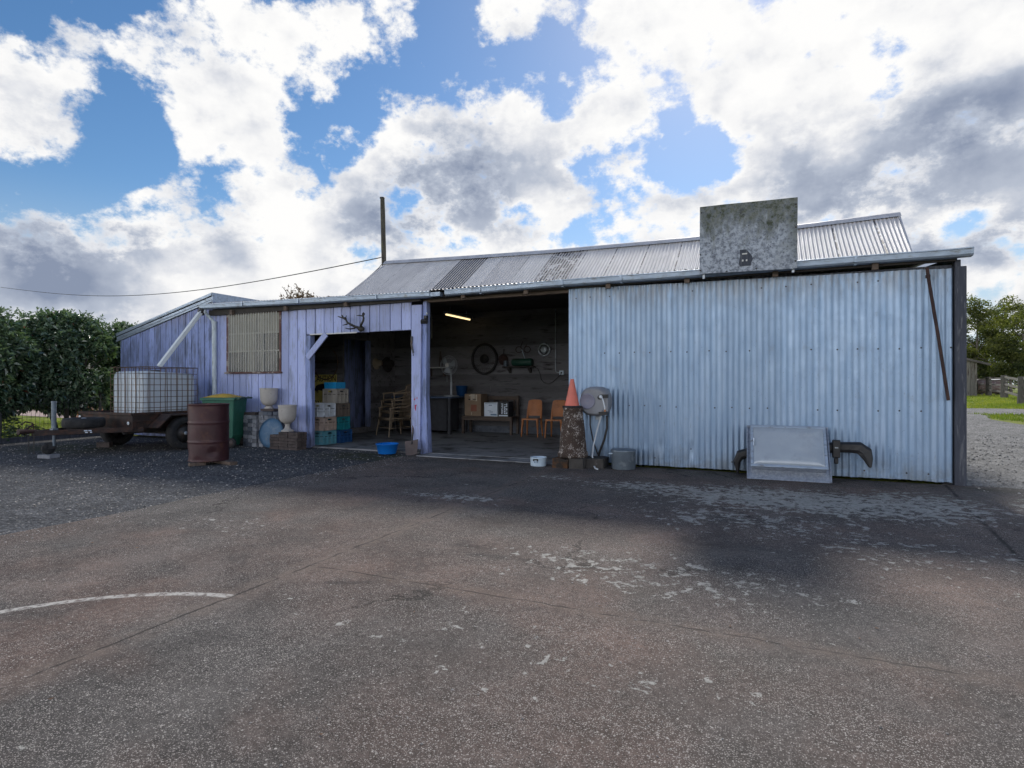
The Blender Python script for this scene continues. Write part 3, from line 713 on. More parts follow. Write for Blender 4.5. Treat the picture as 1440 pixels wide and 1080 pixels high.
def wall_boards(b, x0, x1, y, zb, zt, w=.215, seed=1, gap=.02, th=.022):
    """vertical boards; zb / zt may be functions of x"""
    rnd = random.Random(seed); x = x0
    fb = zb if callable(zb) else (lambda q: zb); ft = zt if callable(zt) else (lambda q: zt)
    while x < x1-.02:
        ww = w*rnd.uniform(.86, 1.12); e = min(x+ww, x1)
        if x1-e < .06: e = x1
        b.t = rnd.random(); d = rnd.uniform(0, .006)
        a0, a1 = x+gap*rnd.uniform(.2, .7), e-gap*rnd.uniform(.2, .7)
        p = [(a0, y-th-d, fb(a0)+rnd.uniform(0, .02)), (a1, y-th-d, fb(a1)+rnd.uniform(0, .02)), (a1, y-.002, fb(a1)), (a0, y-.002, fb(a0)),
             (a0, y-th-d, ft(a0)), (a1, y-th-d, ft(a1)), (a1, y-.002, ft(a1)), (a0, y-.002, ft(a0))]
        b.add(p, [(0,3,2,1),(4,5,6,7),(0,1,5,4),(1,2,6,5),(2,3,7,6),(3,0,4,7)])
        x = e
    b.t = .5
def build_shed():
    S = shed
    # --- corrugated wall
    b = MB()
    rows = [0, .02, .06, .1, .13, .16, .2, .25, .5, 1.]
    dents = [(random.uniform(-1.7, -.1), random.uniform(.2, .4), random.uniform(.02, .045)) for _ in range(26)] + [(-.5, .05, .06), (-1.0, .07, .05), (.0, .1, .05)]
    def wf(u, v, h):
        top = 2.752-(u+2.83)*.0151
        z = .04+.012*mnoise.noise((u*2.2, 0, 3)) + (top-.04)*v
        if v == 0: z += .012*mnoise.noise((u*9, 1, 0))
        q = .006*mnoise.noise((u*1.7, z*1.1, 0))
        if z < .6:
            for dx, dz, r in dents:
                dd = ((u-dx)**2+((z-dz)*1.2)**2)**.5
                if dd < r: q += .016*(1-dd/r)
        return (u, 8.6-h-.012+q, z)
    corrugated(b, -2.83, 2.112, wf, .0082, 12, rows)
    b.slot = 1
    rnd = random.Random(4)
    for zz in (1.73, .93, 2.6, .16):
        u = -2.83+PITCH*1.5; i = 0
        while u < 2.1:
            zc = zz-(u+2.83)*.006+rnd.uniform(-.008, .008)
            c = (round(u/PITCH-.5)*PITCH+PITCH*.5, 0)[0]
            if rnd.random() > (.15 if zz in (1.73, .93) else .5):
                Mx = Matrix.Rotation(R(90), 4, 'X')
                b.lathe([(.011, 0), (.009, .004), (.003, .0065)], (c, 8.6-.0225, zc), 8, Mx)
                b.disc(.003, .0065, (c, 8.6-.0225, zc), 8, Mx)
            u += PITCH*rnd.choice((3, 3, 4)); i += 1
    b.build('corrugated_wall', [M['iron'], M['dark_steel']], S)
    b = MB(); b.box(-2.83, 2.11, 8.612, 8.66, .05, 2.72); b.build('wall_lining', M['dark_timber'], S)
    # --- timbers
    b = MB(); b.box(2.128, 2.243, 8.54, 8.66, 0, 2.685); b.box(2.13, 2.19, 8.56, 8.64, 2.685, 2.77)
    b.build('corner_post', M['dark_timber'], S, bevel=.006)
    b = MB()
    b.add([(-5.775,8.575,.09),(-5.60,8.575,.09),(-5.60,8.615,.09),(-5.775,8.615,.09),(-5.775,8.575,2.66),(-5.565,8.575,2.66),(-5.565,8.615,2.66),(-5.775,8.615,2.66)], [(0,3,2,1),(4,5,6,7),(0,1,5,4),(1,2,6,5),(2,3,7,6),(3,0,4,7)])
    b.slot = 1
    for (x, z, r) in ((-5.69, .84, .022), (-5.685, .80, .014), (-5.70, .98, .011), (-5.655, 1.0, .012), (-5.715, .97, .008), (-5.67, .87, .010)):
        b.grid(1, 1, lambda u, v: (x-r*.6+u*r*1.2, 8.572, z-r*1.6+v*r*3.2))
    b.build('post_face_board', [M['purple'], M['red_paint']], S, bevel=.004)
    b = MB()
    b.add([(-5.60,8.60,0),(-5.445,8.60,0),(-5.44,8.74,0),(-5.60,8.74,0),(-5.60,8.617,1.),(-5.485,8.60,1.),(-5.485,8.73,1.),(-5.60,8.73,1.),(-5.56,8.617,2.72),(-5.47,8.60,2.72),(-5.47,8.72,2.72),(-5.56,8.72,2.72)],
          [(0,3,2,1),(0,1,5,4),(1,2,6,5),(2,3,7,6),(3,0,4,7),(4,5,9,8),(5,6,10,9),(6,7,11,10),(7,4,8,11),(8,9,10,11)])
    b.build('bay_post', M['purple_old'], S, bevel=.006)
    b = MB(); b.box(-5.56, -2.82, 8.63, 8.73, 2.70, 2.775); b.build('bay_beam', M['brown_timber'], S, bevel=.006)
    b = MB(); b.box(-10.9, -5.56, 8.522, 8.572, 2.715, 2.83); b.box(-5.56, 2.13, 8.52, 8.575, 2.75, 2.83); b.box(-10.8, -5.6, 8.612, 8.66, 2.73, 2.80)
    b.build('eave_shade_boards', M['ceiling'], S)  # dark boards stand in for the shadow band below the gutters
    for x in (-10.2, -8.7, -7.2, -4.7, -3.55, -2.2, -1.05, .1, 1.25):
        b = MB(); b.box(x, x+.07, 8.455, 8.518, 2.70, 2.79); b.build('rafter', M['brown_timber'], S, bevel=.004)
    # --- lavender boards
    def zt(x): return 2.775
    b = MB()
    wall_boards(b, -10.85, -10.40, 8.6, .05, zt, .2, 2)
    wall_boards(b, -10.40, -8.88, 8.6, .05, 1.475, .18, 3)
    wall_boards(b, -8.88, -8.23, 8.6, .05, zt, .215, 4)
    wall_boards(b, -8.23, -5.78, 8.6, 2.215, zt, .225, 5)
    b.build('board_wall', M['purple'], S)
    b = MB(); b.box(-10.83, -8.24, 8.602, 8.62, .05, 1.47); b.box(-10.83, -10.41, 8.602, 8.62, 1.47, 2.75); b.box(-8.87, -8.24, 8.602, 8.62, 1.47, 2.75); b.box(-8.22, -5.8, 8.602, 8.62, 2.22, 2.75)
    b.build('wall_backing', M['ceiling'], S)
    b = MB(); b.box(-8.235, -8.125, 8.575, 8.70, 0, 2.2); b.build('door_jamb', M['purple_old'], S, bevel=.004)
    b = MB(); b.box(-8.125, -8.075, 8.56, 8.60, .02, 1.16); b.build('jamb_batten', M['purple_old'], S, bevel=.004)
    b = MB(); b.bar((-8.17, 8.545, 1.76), (-7.70, 8.545, 2.21), .03, .12, (0, 0, 1)); b.build('door_brace', M['purple'], S, bevel=.004)
    b = MB(); b.box(-8.12, -6.98, 8.555, 8.573, 2.205, 2.228); b.build('lintel_strip', M['white_paint'], S)
    # --- window behind ribbed plastic
    w = MB()
    w.box(-10.42, -10.36, 8.56, 8.62, 1.5, 2.74); w.box(-8.925, -8.88, 8.56, 8.62, 1.5, 2.74); w.box(-10.45, -8.85, 8.535, 8.62, 1.465, 1.5); w.box(-10.42, -8.88, 8.56, 8.62, 2.70, 2.745)
    win = w.build('window', M['frame_red'], S, bevel=.003)
    b = MB()
    n = 20
    b.grid(160, 1, lambda u, v: (-10.35+1.41*u, 8.553-.011*math.cos(2*math.pi*u*n), 1.505+1.22*v))
    b.slot = 1
    for k in range(20):
        x = -10.35+1.41*(k+.5)/20; b.box(x-.007, x+.007, 8.5385, 8.5415, 1.51, 2.715)
    b.build('ribbed_sheet', [mat_screen(), M['curtain']], win)
    b = MB()
    for z in (1.93, 2.30): b.box(-10.36, -8.93, 8.572, 8.585, z-.016, z+.016)
    for x in (-9.88, -9.40): b.box(x-.016, x+.016, 8.5725, 8.584, 1.5, 2.70)
    b.build('sash', M['white_paint'], win)
    b = MB(); b.box(-10.36, -8.93, 8.602, 8.606, 1.5, 2.70); b.build('pane', M['dark_glass'], win)
    b = MB()
    b.grid(60, 1, lambda u, v: (-10.36+.78*u, 8.590+.006*math.sin(u*40), 1.94+.76*v)); b.grid(40, 1, lambda u, v: (-9.56+.62*u, 8.592+.005*math.sin(u*30), 2.31+.39*v)); b.grid(20, 1, lambda u, v: (-9.84+.22*u, 8.588+.005*math.sin(u*9), 1.5+.43*v))
    b.build('curtain', M['curtain'], win)
    # --- gutters
    def gutter(xs, zs, name):
        prof = [(8.385, .0), (8.372, -.004), (8.372, -.018), (8.384, -.022), (8.388, -.078), (8.41, -.100), (8.50, -.104), (8.512, -.03)]
        b = MB(); v = []
        for x, z in zip(xs, zs):
            for y, h in prof: v.append((x, y, z+h))
        k = len(prof)
        f = [(i*k+j, i*k+j+1, (i+1)*k+j+1, (i+1)*k+j) for i in range(len(xs)-1) for j in range(k-1)]
        b.add(v, f)
        b.add(v[:k], [tuple(range(k))[::-1]]); b.add(v[-k:], [tuple(range(k))])
        return b
    zr = lambda x: 2.862+.0025*(x+5)+.006*math.sin(x*1.7)
    b = gutter([-4.98+.5*i for i in range(15)]+[2.272], [zr(-4.98+.5*i) for i in range(15)]+[2.882], 'g')
    for x in (-4.3, -2.87, -1.95, 1.06):
        z = zr(x); b.box(x-.015, x+.015, 8.368, 8.383, z-.084, z-.002); b.box(x-.015, x+.015, 8.40, 8.5, z-.112, z-.105)
    b.build('gutter', M['gutter'], S)
    zl = lambda x: 2.948-(x+11.02)*.0168
    b = gutter([-11.02+.5*i for i in range(12)]+[-5.28], [zl(-11.02+.5*i) for i in range(12)]+[zl(-5.28)], 'g')
    for x in (-9.75, -8.25, -6.4):
        z = zl(x); b.box(x-.015, x+.015, 8.368, 8.383, z-.084, z-.002)
    b.box(-5.28, -5.08, 8.40, 8.50, 2.76, 2.83)
    b.build('gutter', M['gutter'], S)
    # --- lean-to roof and main roof
    b = MB()
    def lf(u, v, h):
        z0 = (2.95-(u+11)*.0168) if u < -5.3 else 2.872
        return (u, 8.43+v*3.17, z0+h+.006+v*.30)
    corrugated(b, -10.95, 2.2, lf, .009, 8, (0, 1))
    b.build('lean_to_roof', M['roof'], S)
    RIDGE = [(-10.2, 4.833), (-7.43, 4.736), (-4.94, 4.665), (-1.39, 4.63), (.65, 4.665), (2.5, 4.716)]
    def rz(x):
        for (a, za), (c, zc) in zip(RIDGE, RIDGE[1:]):
            if x <= c: 
                t = max(0, (x-a)/(c-a)); return za+(zc-za)*t
        return RIDGE[-1][1]
    b = MB()
    def rf(u, v, h):
        k = 1 - .045*max(0, (u-1.8)/.7)*(1-v)           # the right verge is not quite square
        x = u*k if u > 1.8 else u
        y = 11.55+v*2.29; z = rz(u)-.68*(13.84-y)+.010*mnoise.noise((u*.9, y, 0))
        return (x, y-h*.56, z+h*.82)
    corrugated(b, -10.2, 2.5, rf, .0095, 8, (0, .25, .5, .75, 1.))
    corrugated(b, -10.2, 2.5, lambda u, v, h: (u, 13.84+2.4*v, rz(u)-.68*2.4*v+h), .0095, 6, (0, 1))
    main = b.build('main_roof', M['roof'], S)
    b = MB(); v = []; xs = [-10.22+.5*i for i in range(26)]+[2.53]
    for x in xs:
        z = rz(x)
        for dy, dz in ((-.16, -.085), (-.15, -.075), (-.035, .022), (0, .042), (.035, .022), (.16, -.08)): v.append((x, 13.84+dy, z+dz+.012))
    b.smooth = False
    b.add(v, [(i*6+j, i*6+j+1, (i+1)*6+j+1, (i+1)*6+j) for i in range(len(xs)-1) for j in range(5)])
    b.build('ridge_cap', M['cap'], main)
    b = MB()
    b.add([(2.50, 13.84, 4.735), (2.53, 13.84, 4.72), (2.35, 11.55, 3.16), (2.39, 11.55, 3.14)], [(0,1,3,2)])
    b.add([(2.53, 13.84, 4.72), (2.39, 11.55, 3.14), (2.39, 11.55, 3.02), (2.53, 13.84, 4.60)], [(0,1,2,3)])
    b.build('verge_trim', M['cap'], main)
    # --- hidden walls that close the building
    b = MB()
    corrugated(b, 8.66, 11.6, lambda u, v, h: (2.17+h, u, .03+v*(2.80+(u-8.66)*.10)), .009, 6, (0, 1))
    corrugated(b, 11.6, 16.2, lambda u, v, h: (2.2+h, u, .03+v*(3.12+.68*(2.24-abs(u-13.84)))), .009, 6, (0, 1))
    b.build('end_wall', M['iron'], S)
    b = MB(); b.box(-10.15, 2.15, 16.1, 16.2, 0, 3.1); b.build('rear_wall', M['dark_timber'], S)
    b = MB(); b.box(-10.1, -10.0, 11.6, 16.1, 0, 3.15)
    b.add([(-10.1, 11.6, 3.15), (-10.1, 16.1, 3.15), (-10.1, 13.84, 4.78)], [(0,1,2)]); b.build('gable_wall', M['purple_old'], S)
    # --- inside
    def lap(b, p0, p1, z0, z1, nrm, row=.145, seed=0):
        rnd = random.Random(seed); z = z0
        p0 = Vector(p0); p1 = Vector(p1); nv = Vector(nrm)
        while z < z1:
            e = min(z+row, z1); b.t = rnd.random()
            cut = rnd.uniform(.2, .8)
            for a, c in ((0, cut), (cut, 1)):
                b.t = min(1, max(0, b.t+rnd.uniform(-.2, .2)))
                q0 = p0.lerp(p1, a); q1 = p0.lerp(p1, c-.002 if c < 1 else c)
                lo, hi = .022, .006
                b.add([(*(q0+nv*lo).xy, z), (*(q1+nv*lo).xy, z), (*(q1+nv*hi).xy, e), (*(q0+nv*hi).xy, e), (*q0.xy, z), (*q1.xy, z)], [(0,1,2,3),(4,5,1,0)])
            z = e
        b.t = .5
    b = MB(); lap(b, (-9.3, 13, 0), (-2.8, 13, 0), .19, 3.1, (0, -1, 0), .145, 1); b.slot = 1; b.box(-9.3, -2.8, 12.985, 13.05, 0, .19); b.slot = 0; b.box(-9.3, -2.8, 13.001, 13.05, .19, 3.2)
    b.build('inner_wall', [M['inner'], M['block_blue']], S)
    b = MB(); lap(b, (-9.3, 11.87, 0), (-9.3, 13, 0), .03, 3.1, (1, 0, 0), .145, 2); lap(b, (-9.3, 10.9, 0), (-9.3, 11.8, 0), 2.4, 3.1, (1, 0, 0), .145, 3)
    b.box(-9.36, -9.301, 11.87, 13, 0, 3.1); b.box(-9.36, -9.301, 10.9, 11.8, 2.35, 3.1); b.box(-9.36, -9.26, 10.9, 11.87, .03, .16)
    b.build('side_partition', M['inner'], S)
    b = MB(); lap(b, (-10.85, 10.9, 0), (-9.3, 10.9, 0), .03, 3.05, (0, -1, 0), .145, 4); b.box(-10.85, -9.3, 10.901, 10.95, 0, 3.05); b.build('porch_wall', M['inner'], S)
    b = MB(); b.box(-9.34, -9.24, 11.78, 11.88, .16, 2.36); b.build('doorway_jamb', M['purple_old'], S, bevel=.004)
    b = MB(); b.box(-10.3, -9.40, 12.6, 12.65, .0, 3.1); b.build('passage_wall', M['ceiling'], S)
    b = MB(); b.box(-2.84, -2.78, 8.68, 13, 0, 2.79); b.build('bay_side_wall', M['inner'], S)
    b = MB(); b.box(-10.9, -10.84, 8.62, 11.6, 0, 2.9); b.build('porch_end_wall', M['inner'], S)
    b = MB(); b.add([(-10.85, 8.66, 2.80), (-2.8, 8.66, 2.80), (-2.8, 11.6, 3.09), (-10.85, 11.6, 3.09)], [(0,1,2,3)]); b.add([(-10.85, 11.6, 3.09), (-2.8, 11.6, 3.09), (-2.8, 13.05, 3.09), (-10.85, 13.05, 3.09)], [(0,1,2,3)])
    b.build('ceiling_lining', M['ceiling'], S)
    # --- left wing
    zw = lambda x: 3.02-(-10.93-x)*.236
    b = MB(); wall_boards(b, -14.08, -10.86, 8.66, .05, zw, .205, 9); b.build('wing_wall', M['purple_old'], S)
    b = MB()
    b.add([(-14.06, 8.665, .05), (-10.87, 8.665, .05), (-10.87, 8.665, 2.98), (-14.06, 8.665, zw(-14.06)-.02)], [(0,1,2,3)])
    b.build('wing_backing', M['ceiling'], S)
    b = MB()
    for o, t, y in ((0, .062, 8.600), (-.082, .058, 8.622), (-.158, .038, 8.606)):
        za = lambda x: 3.225-(-10.93-x)*.236+o
        b.add([(-14.2, y, za(-14.2)), (-10.92, y, za(-10.92)), (-10.92, y, za(-10.92)-t), (-14.2, y+.012, za(-14.2)-t),
               (-14.2, y+.04, za(-14.2)), (-10.92, y+.04, za(-10.92))], [(0,3,2,1),(0,1,5,4)])
    b.build('barge_flashing', M['gutter'], S)
    b = MB(); zq = lambda x: 3.215-(-10.93-x)*.236
    b.add([(-14.19, 8.634, zq(-14.19)), (-10.93, 8.634, zq(-10.93)), (-10.93, 8.634, zq(-10.93)-.185), (-14.19, 8.634, zq(-14.19)-.185)], [(0,3,2,1)]); b.build('barge_backing', M['dark_timber'], S)
    b = MB(); corrugated(b, 8.63, 14.0, lambda u, v, h: (-14.2+v*3.28, u, 2.44+v*.774+h), .009, 6, (0, 1))
    b.build('wing_roof', M['roof'], S)
    b = MB(); b.box(-10.925, -10.905, 8.612, 14.0, 2.86, 3.228)
    b.build('wing_flashing', M['gutter'], S)
    b = MB(); corrugated(b, 8.66, 14.0, lambda u, v, h: (-14.1-h, u, .03+v*2.36), .009, 6, (0, 1)); b.build('wing_side_wall', M['iron'], S)
    b = MB(); b.box(-14.1, -10.1, 13.9, 14.0, 0, 2.4); b.build('wing_rear_wall', M['dark_timber'], S)
    # --- pipes
    b = MB(); b.tube([(-10.93, 8.45, 2.83), (-10.9, 8.45, 2.76), (-10.74, 8.52, 2.57)], .03, 10); b.tube([(-10.73, 8.52, 2.58), (-10.73, 8.52, .08)], .048, 14)
    b.tube([(-10.73, 8.52, 2.585), (-10.73, 8.52, 2.545)], .055, 14)
    b.build('downpipe', M['zinc_pipe'], S)
    b = MB(); b.bar((-10.87, 8.31, 2.77), (-10.95, 7.46, 1.60), .085, .075)
    b.build('tank_feed_pipe', M['white_metal'], S, bevel=.008)
    b = MB(); b.tube([(-10.87, 8.33, 2.84), (-10.87, 8.30, 2.74)], .05, 12); b.box(-10.91, -10.83, 8.30, 8.36, 2.70, 2.76); b.build('gutter_outlet', M['dark_steel'], S)
build_shed()

# ------------------------------------------------------------------ things fixed to or leaning on the shed
def rotM(loc, rz=0, rx=0, ry=0):
    return Matrix.Translation(loc) @ Matrix.Rotation(rz, 4, 'Z') @ Matrix.Rotation(ry, 4, 'Y') @ Matrix.Rotation(rx, 4, 'X')
def text(name, body, size, loc, rot, mat, parent, align='CENTER', ext=.001):
    c = bpy.data.curves.new(name, 'FONT'); c.body = body; c.size = size; c.align_x = align; c.align_y = 'CENTER'; c.extrude = ext
    c.materials.append(mat)
    tmp = bpy.data.objects.new(name, c); col.objects.link(tmp)
    bpy.context.view_layer.update()
    me = bpy.data.meshes.new_from_object(tmp.evaluated_get(bpy.context.evaluated_depsgraph_get()))
    me.name = name + '_' + body.lower()
    bpy.data.objects.remove(tmp)
    o = bpy.data.objects.new(name, me); col.objects.link(o); o.parent = parent
    o.location = loc; o.rotation_euler = rot
    return o

def backboard():
    t = thing('basketball_backboard', 'square lichen-covered board with a rusty bracket patch, standing above the gutter', 'backboard', (-.217, 8.315, 3.235))
    b = MB()
    o = [(-.826, 2.782), (.390, 2.759), (.398, 3.691), (.0, 3.698), (-.5, 3.712), (-.822, 3.714)]
    b.prism(o, 8.30, 8.335, lambda u, w, d: (u, d, w)); b.build('board', M['backboard'] if 'backboard' in M else mat_backboard(), t, bevel=.004)
    b = MB()
    px = [(600,700),(680,700),(742,780),(756,820),(738,850),(730,895),(600,898),(588,862),(606,780)]
    pts = [(-.826+(x-112)/1142*1.216, 3.715-(y-120+.0)/835*.935) for x, y in px]
    b.prism(pts, 8.292, 8.299, lambda u, w, d: (u, d, w))
    b.slot = 1
    for (x, y, w, h) in ((658, 752, 60, 16), (636, 832, 18, 22), (681, 832, 18, 22)):
        cx = -.826+(x-112)/1142*1.216; cz = 3.715-(y-120)/835*.935; ww = w*.00106; hh = h*.00106
        b.box(cx-ww/2, cx+ww/2, 8.286, 8.291, cz-hh/2, cz+hh/2)
    b.build('bracket_plate', [M['dark_timber'], M['white_paint']], t)
    b = MB()
    for x in (-.79, .33): b.box(x, x+.03, 8.34, 8.37, 2.72, 3.6)
    b.box(-.81, .37, 8.336, 8.36, 2.79, 2.83); b.build('bearer', M['galv'], t)
    for x, z in ((-.815, 3.05), (-.815, 2.83), (-.80, 3.63), (.375, 3.6), (.375, 3.3), (.37, 2.86), (-.1, 2.80), (-.47, 2.79)):
        b = MB(); b.lathe([(.012, 0), (.009, .006), (0.001, .008)], (x, 8.299, z), 8, Matrix.Rotation(R(90), 4, 'X')); b.build('bolt_head', M['dark_steel'], t)
backboard()

def small_fixtures():
    # rusty bar
    b = MB(); b.tube([(1.838, 8.515, 2.69), (1.86, 8.512, 2.5), (1.95, 8.515, 1.85), (2.053, 8.51, 1.05)], .019, 8)
    b.box(1.825, 1.87, 8.50, 8.54, 2.56, 2.60)
    o = b.build('steel_bar', M['rod']); tag(o, 'thin rusty steel bar hanging at a slant beside the dark corner post', 'bar')
    # flood lamp
    t = thing('security_lamp', 'small black security lamp fixed at the top of the middle lavender post', 'lamp', (-5.46, 8.56, 2.42))
    b = MB(); b.box(-5.50, -5.44, 8.545, 8.60, 2.38, 2.46); b.tube([(-5.46, 8.55, 2.40), (-5.45, 8.51, 2.37)], .016, 8); b.build('mount', M['black'], t, bevel=.006)
    b = MB(); Mx = rotM((-5.45, 8.49, 2.345), R(20), R(25)); b.box(-.06, .06, -.04, .04, -.035, .035, Mx); b.build('lamp_head', M['black'], t, bevel=.012)
    b = MB(); b.lathe([(.012, 0), (.022, .02), (.018, .04)], (-5.40, 8.5, 2.46), 10); b.build('sensor', M['galv'], t)
    # latch
    b = MB(); b.box(-5.775, -5.745, 8.55, 8.573, 1.96, 2.10); b.bar((-5.76, 8.545, 1.98), (-5.712, 8.54, 1.80), .025, .022); b.tube([(-5.712, 8.53, 1.80), (-5.705, 8.53, 1.75)], .008, 6)
    o = b.build('door_bolt', M['dark_steel'], bevel=.003); tag(o, 'short rusty door bolt hanging on the lavender post', 'bolt')
    # antlers
    t = thing('deer_antlers', 'pair of dark deer antlers mounted on the lavender boards above the left opening', 'antlers', (-6.95, 8.57, 2.28))
    def P(x, y, d):                       # traced in the plane of the boards, each with its own stand-off
        return (-7.62+(x/1440)*1.235, 8.57-d, 2.70-(y/1029)*.875*.66)
    def A(pts, r0, r1): return [P(*q) for q in pts], [r0+(r1-r0)*i/(len(pts)-1) for i in range(len(pts))]
    b = MB()
    b.lathe([(.012, -.05), (.045, -.03), (.055, 0), (.045, .03), (.015, .055)], P(900, 760, .05), 12, Matrix.Scale(1.25, 4, (1, 0, 0)))
    b.build('skull_plate', M['antler'], t)
    for nm, parts in (('antler', [A([(880,735,.06),(790,690,.10),(690,610,.13),(615,545,.14),(560,420,.13),(480,370,.12),(400,350,.11),(310,310,.09)], .020, .007),
                                  A([(560,420,.13),(480,380,.12),(450,310,.11),(420,275,.10)], .021, .007), A([(560,400,.13),(600,360,.16),(632,325,.18)], .010, .004),
                                  A([(620,600,.14),(590,620,.17),(545,645,.20)], .011, .004), A([(790,740,.10),(720,770,.18),(680,765,.20),(645,745,.22)], .012, .005)]),
                      ('antler', [A([(920,720,.06),(950,650,.11),(1010,590,.14),(1050,520,.15),(1055,430,.14),(1030,350,.13),(1010,290,.12),(1020,240,.10)], .020, .010),
                                  A([(1030,360,.13),(960,340,.15),(895,338,.17)], .012, .005), A([(1030,350,.13),(1050,300,.12),(1045,260,.11)], .014, .006), A([(1010,250,.10),(985,270,.1),(975,280,.1)], .008, .004)])):
        b = MB()
        for pts, rs in parts: b.tube(pts, [q*1.25 for q in rs], 8)
        b.build(nm, M['antler'], t)
small_fixtures()

def leaning_things():
    # bumper behind the skylight
    t = thing('car_bumper', 'black plastic car bumper with drooping ends, standing behind the grey skylight', 'bumper', (.4, 8.50, 0))
    b = MB()
    prof = [(-.055, -.06), (.03, -.06), (.05, -.02), (.05, .045), (.02, .07), (-.055, .07)]
    path = [(-.335, 8.47, .02), (-.345, 8.45, .18), (-.30, 8.44, .27), (-.18, 8.44, .31), (.3, 8.45, .36), (.9, 8.46, .425), (1.0, 8.45, .43), (1.10, 8.42, .43), (1.165, 8.40, .38), (1.195, 8.39, .30), (1.215, 8.38, .20)]
    wd = [.2, .75, 1, 1, 1, 1, 1, 1.15, 1.2, .8, .25]
    v = []
    for i, p in enumerate(path):
        a = Vector(path[max(i-1, 0)]); c = Vector(path[min(i+1, len(path)-1)]); d = (c-a).normalized()
        up = Vector((-d.z, 0, d.x)).normalized()
        for y, z in prof: v.append(Vector(p)+Vector((0, -y, 0))+up*z*wd[i])
    k = len(prof)
    b.add(v, [(i*k+j, i*k+(j+1) % k, (i+1)*k+(j+1) % k, (i+1)*k+j) for i in range(len(path)-1) for j in range(k)] + [tuple(range(k))[::-1], tuple(range(len(v)-k, len(v)))])
    b.build('bar', M['black'], t, bevel=.008)
    b = MB(); b.box(.80, .89, 8.36, 8.42, .30, .53); b.box(.82, .87, 8.38, 8.42, .22, .30); b.build('mounting', M['black'], t, bevel=.012)
    b = MB(); b.box(.825, .865, 8.352, 8.36, .425, .44); b.build('buckle', M['galv'], t)
    # skylight leaning on the wall
    t = thing('skylight', 'grey domed skylight with a wide zinc flange, leaning against the corrugated wall', 'skylight', (.28, 8.075, 0.012), rot=(R(59.5), 0, R(2.0)))
    b = MB()
    b.box(-.49, .49, 0, .75, 0, .006); b.box(-.49, .49, .744, .765, 0, .03); b.box(.472, .49, 0, .75, .006, .028); b.box(-.49, -.472, 0, .75, .006, .02)
    b.build('flange', M['flange'], t, local=True, bevel=.002)
    b = MB()
    for (x0, x1, y0, y1) in ((-.43, .43, .13, .16), (-.43, .43, .665, .695), (-.43, -.40, .16, .665), (.40, .43, .16, .665)): b.box(x0, x1, y0, y1, .006, .13)
    b.build('curb', M['flange'], t, local=True, bevel=.004)
    b = MB()
    for (x0, x1, y0, y1) in ((-.445, .445, .115, .15), (-.445, .445, .675, .71), (-.445, -.41, .15, .675), (.41, .445, .15, .675)): b.box(x0, x1, y0, y1, .131, .16)
    b.build('dome_rim', M['gutter'], t, local=True, bevel=.006)
    b = MB()
    def dm(u, v):
        e = min(u, 1-u)*.86; f = min(v, 1-v)*.56; q = min(e, f)
        return (-.415+.83*u, .145+.535*v, .150+.034*(1-math.exp(-q*22))+.018*(1-math.exp(-e*5))*(1-math.exp(-f*5)))
    b.grid(48, 32, dm); b.build('dome', M['dome'], t, local=True)
    b = MB(); b.box(-.412, -.404, .40, .44, .17, .19); b.box(-.412, -.40, .45, .50, .17, .188); b.build('sticker', M['white_card'], t, local=True)
leaning_things()

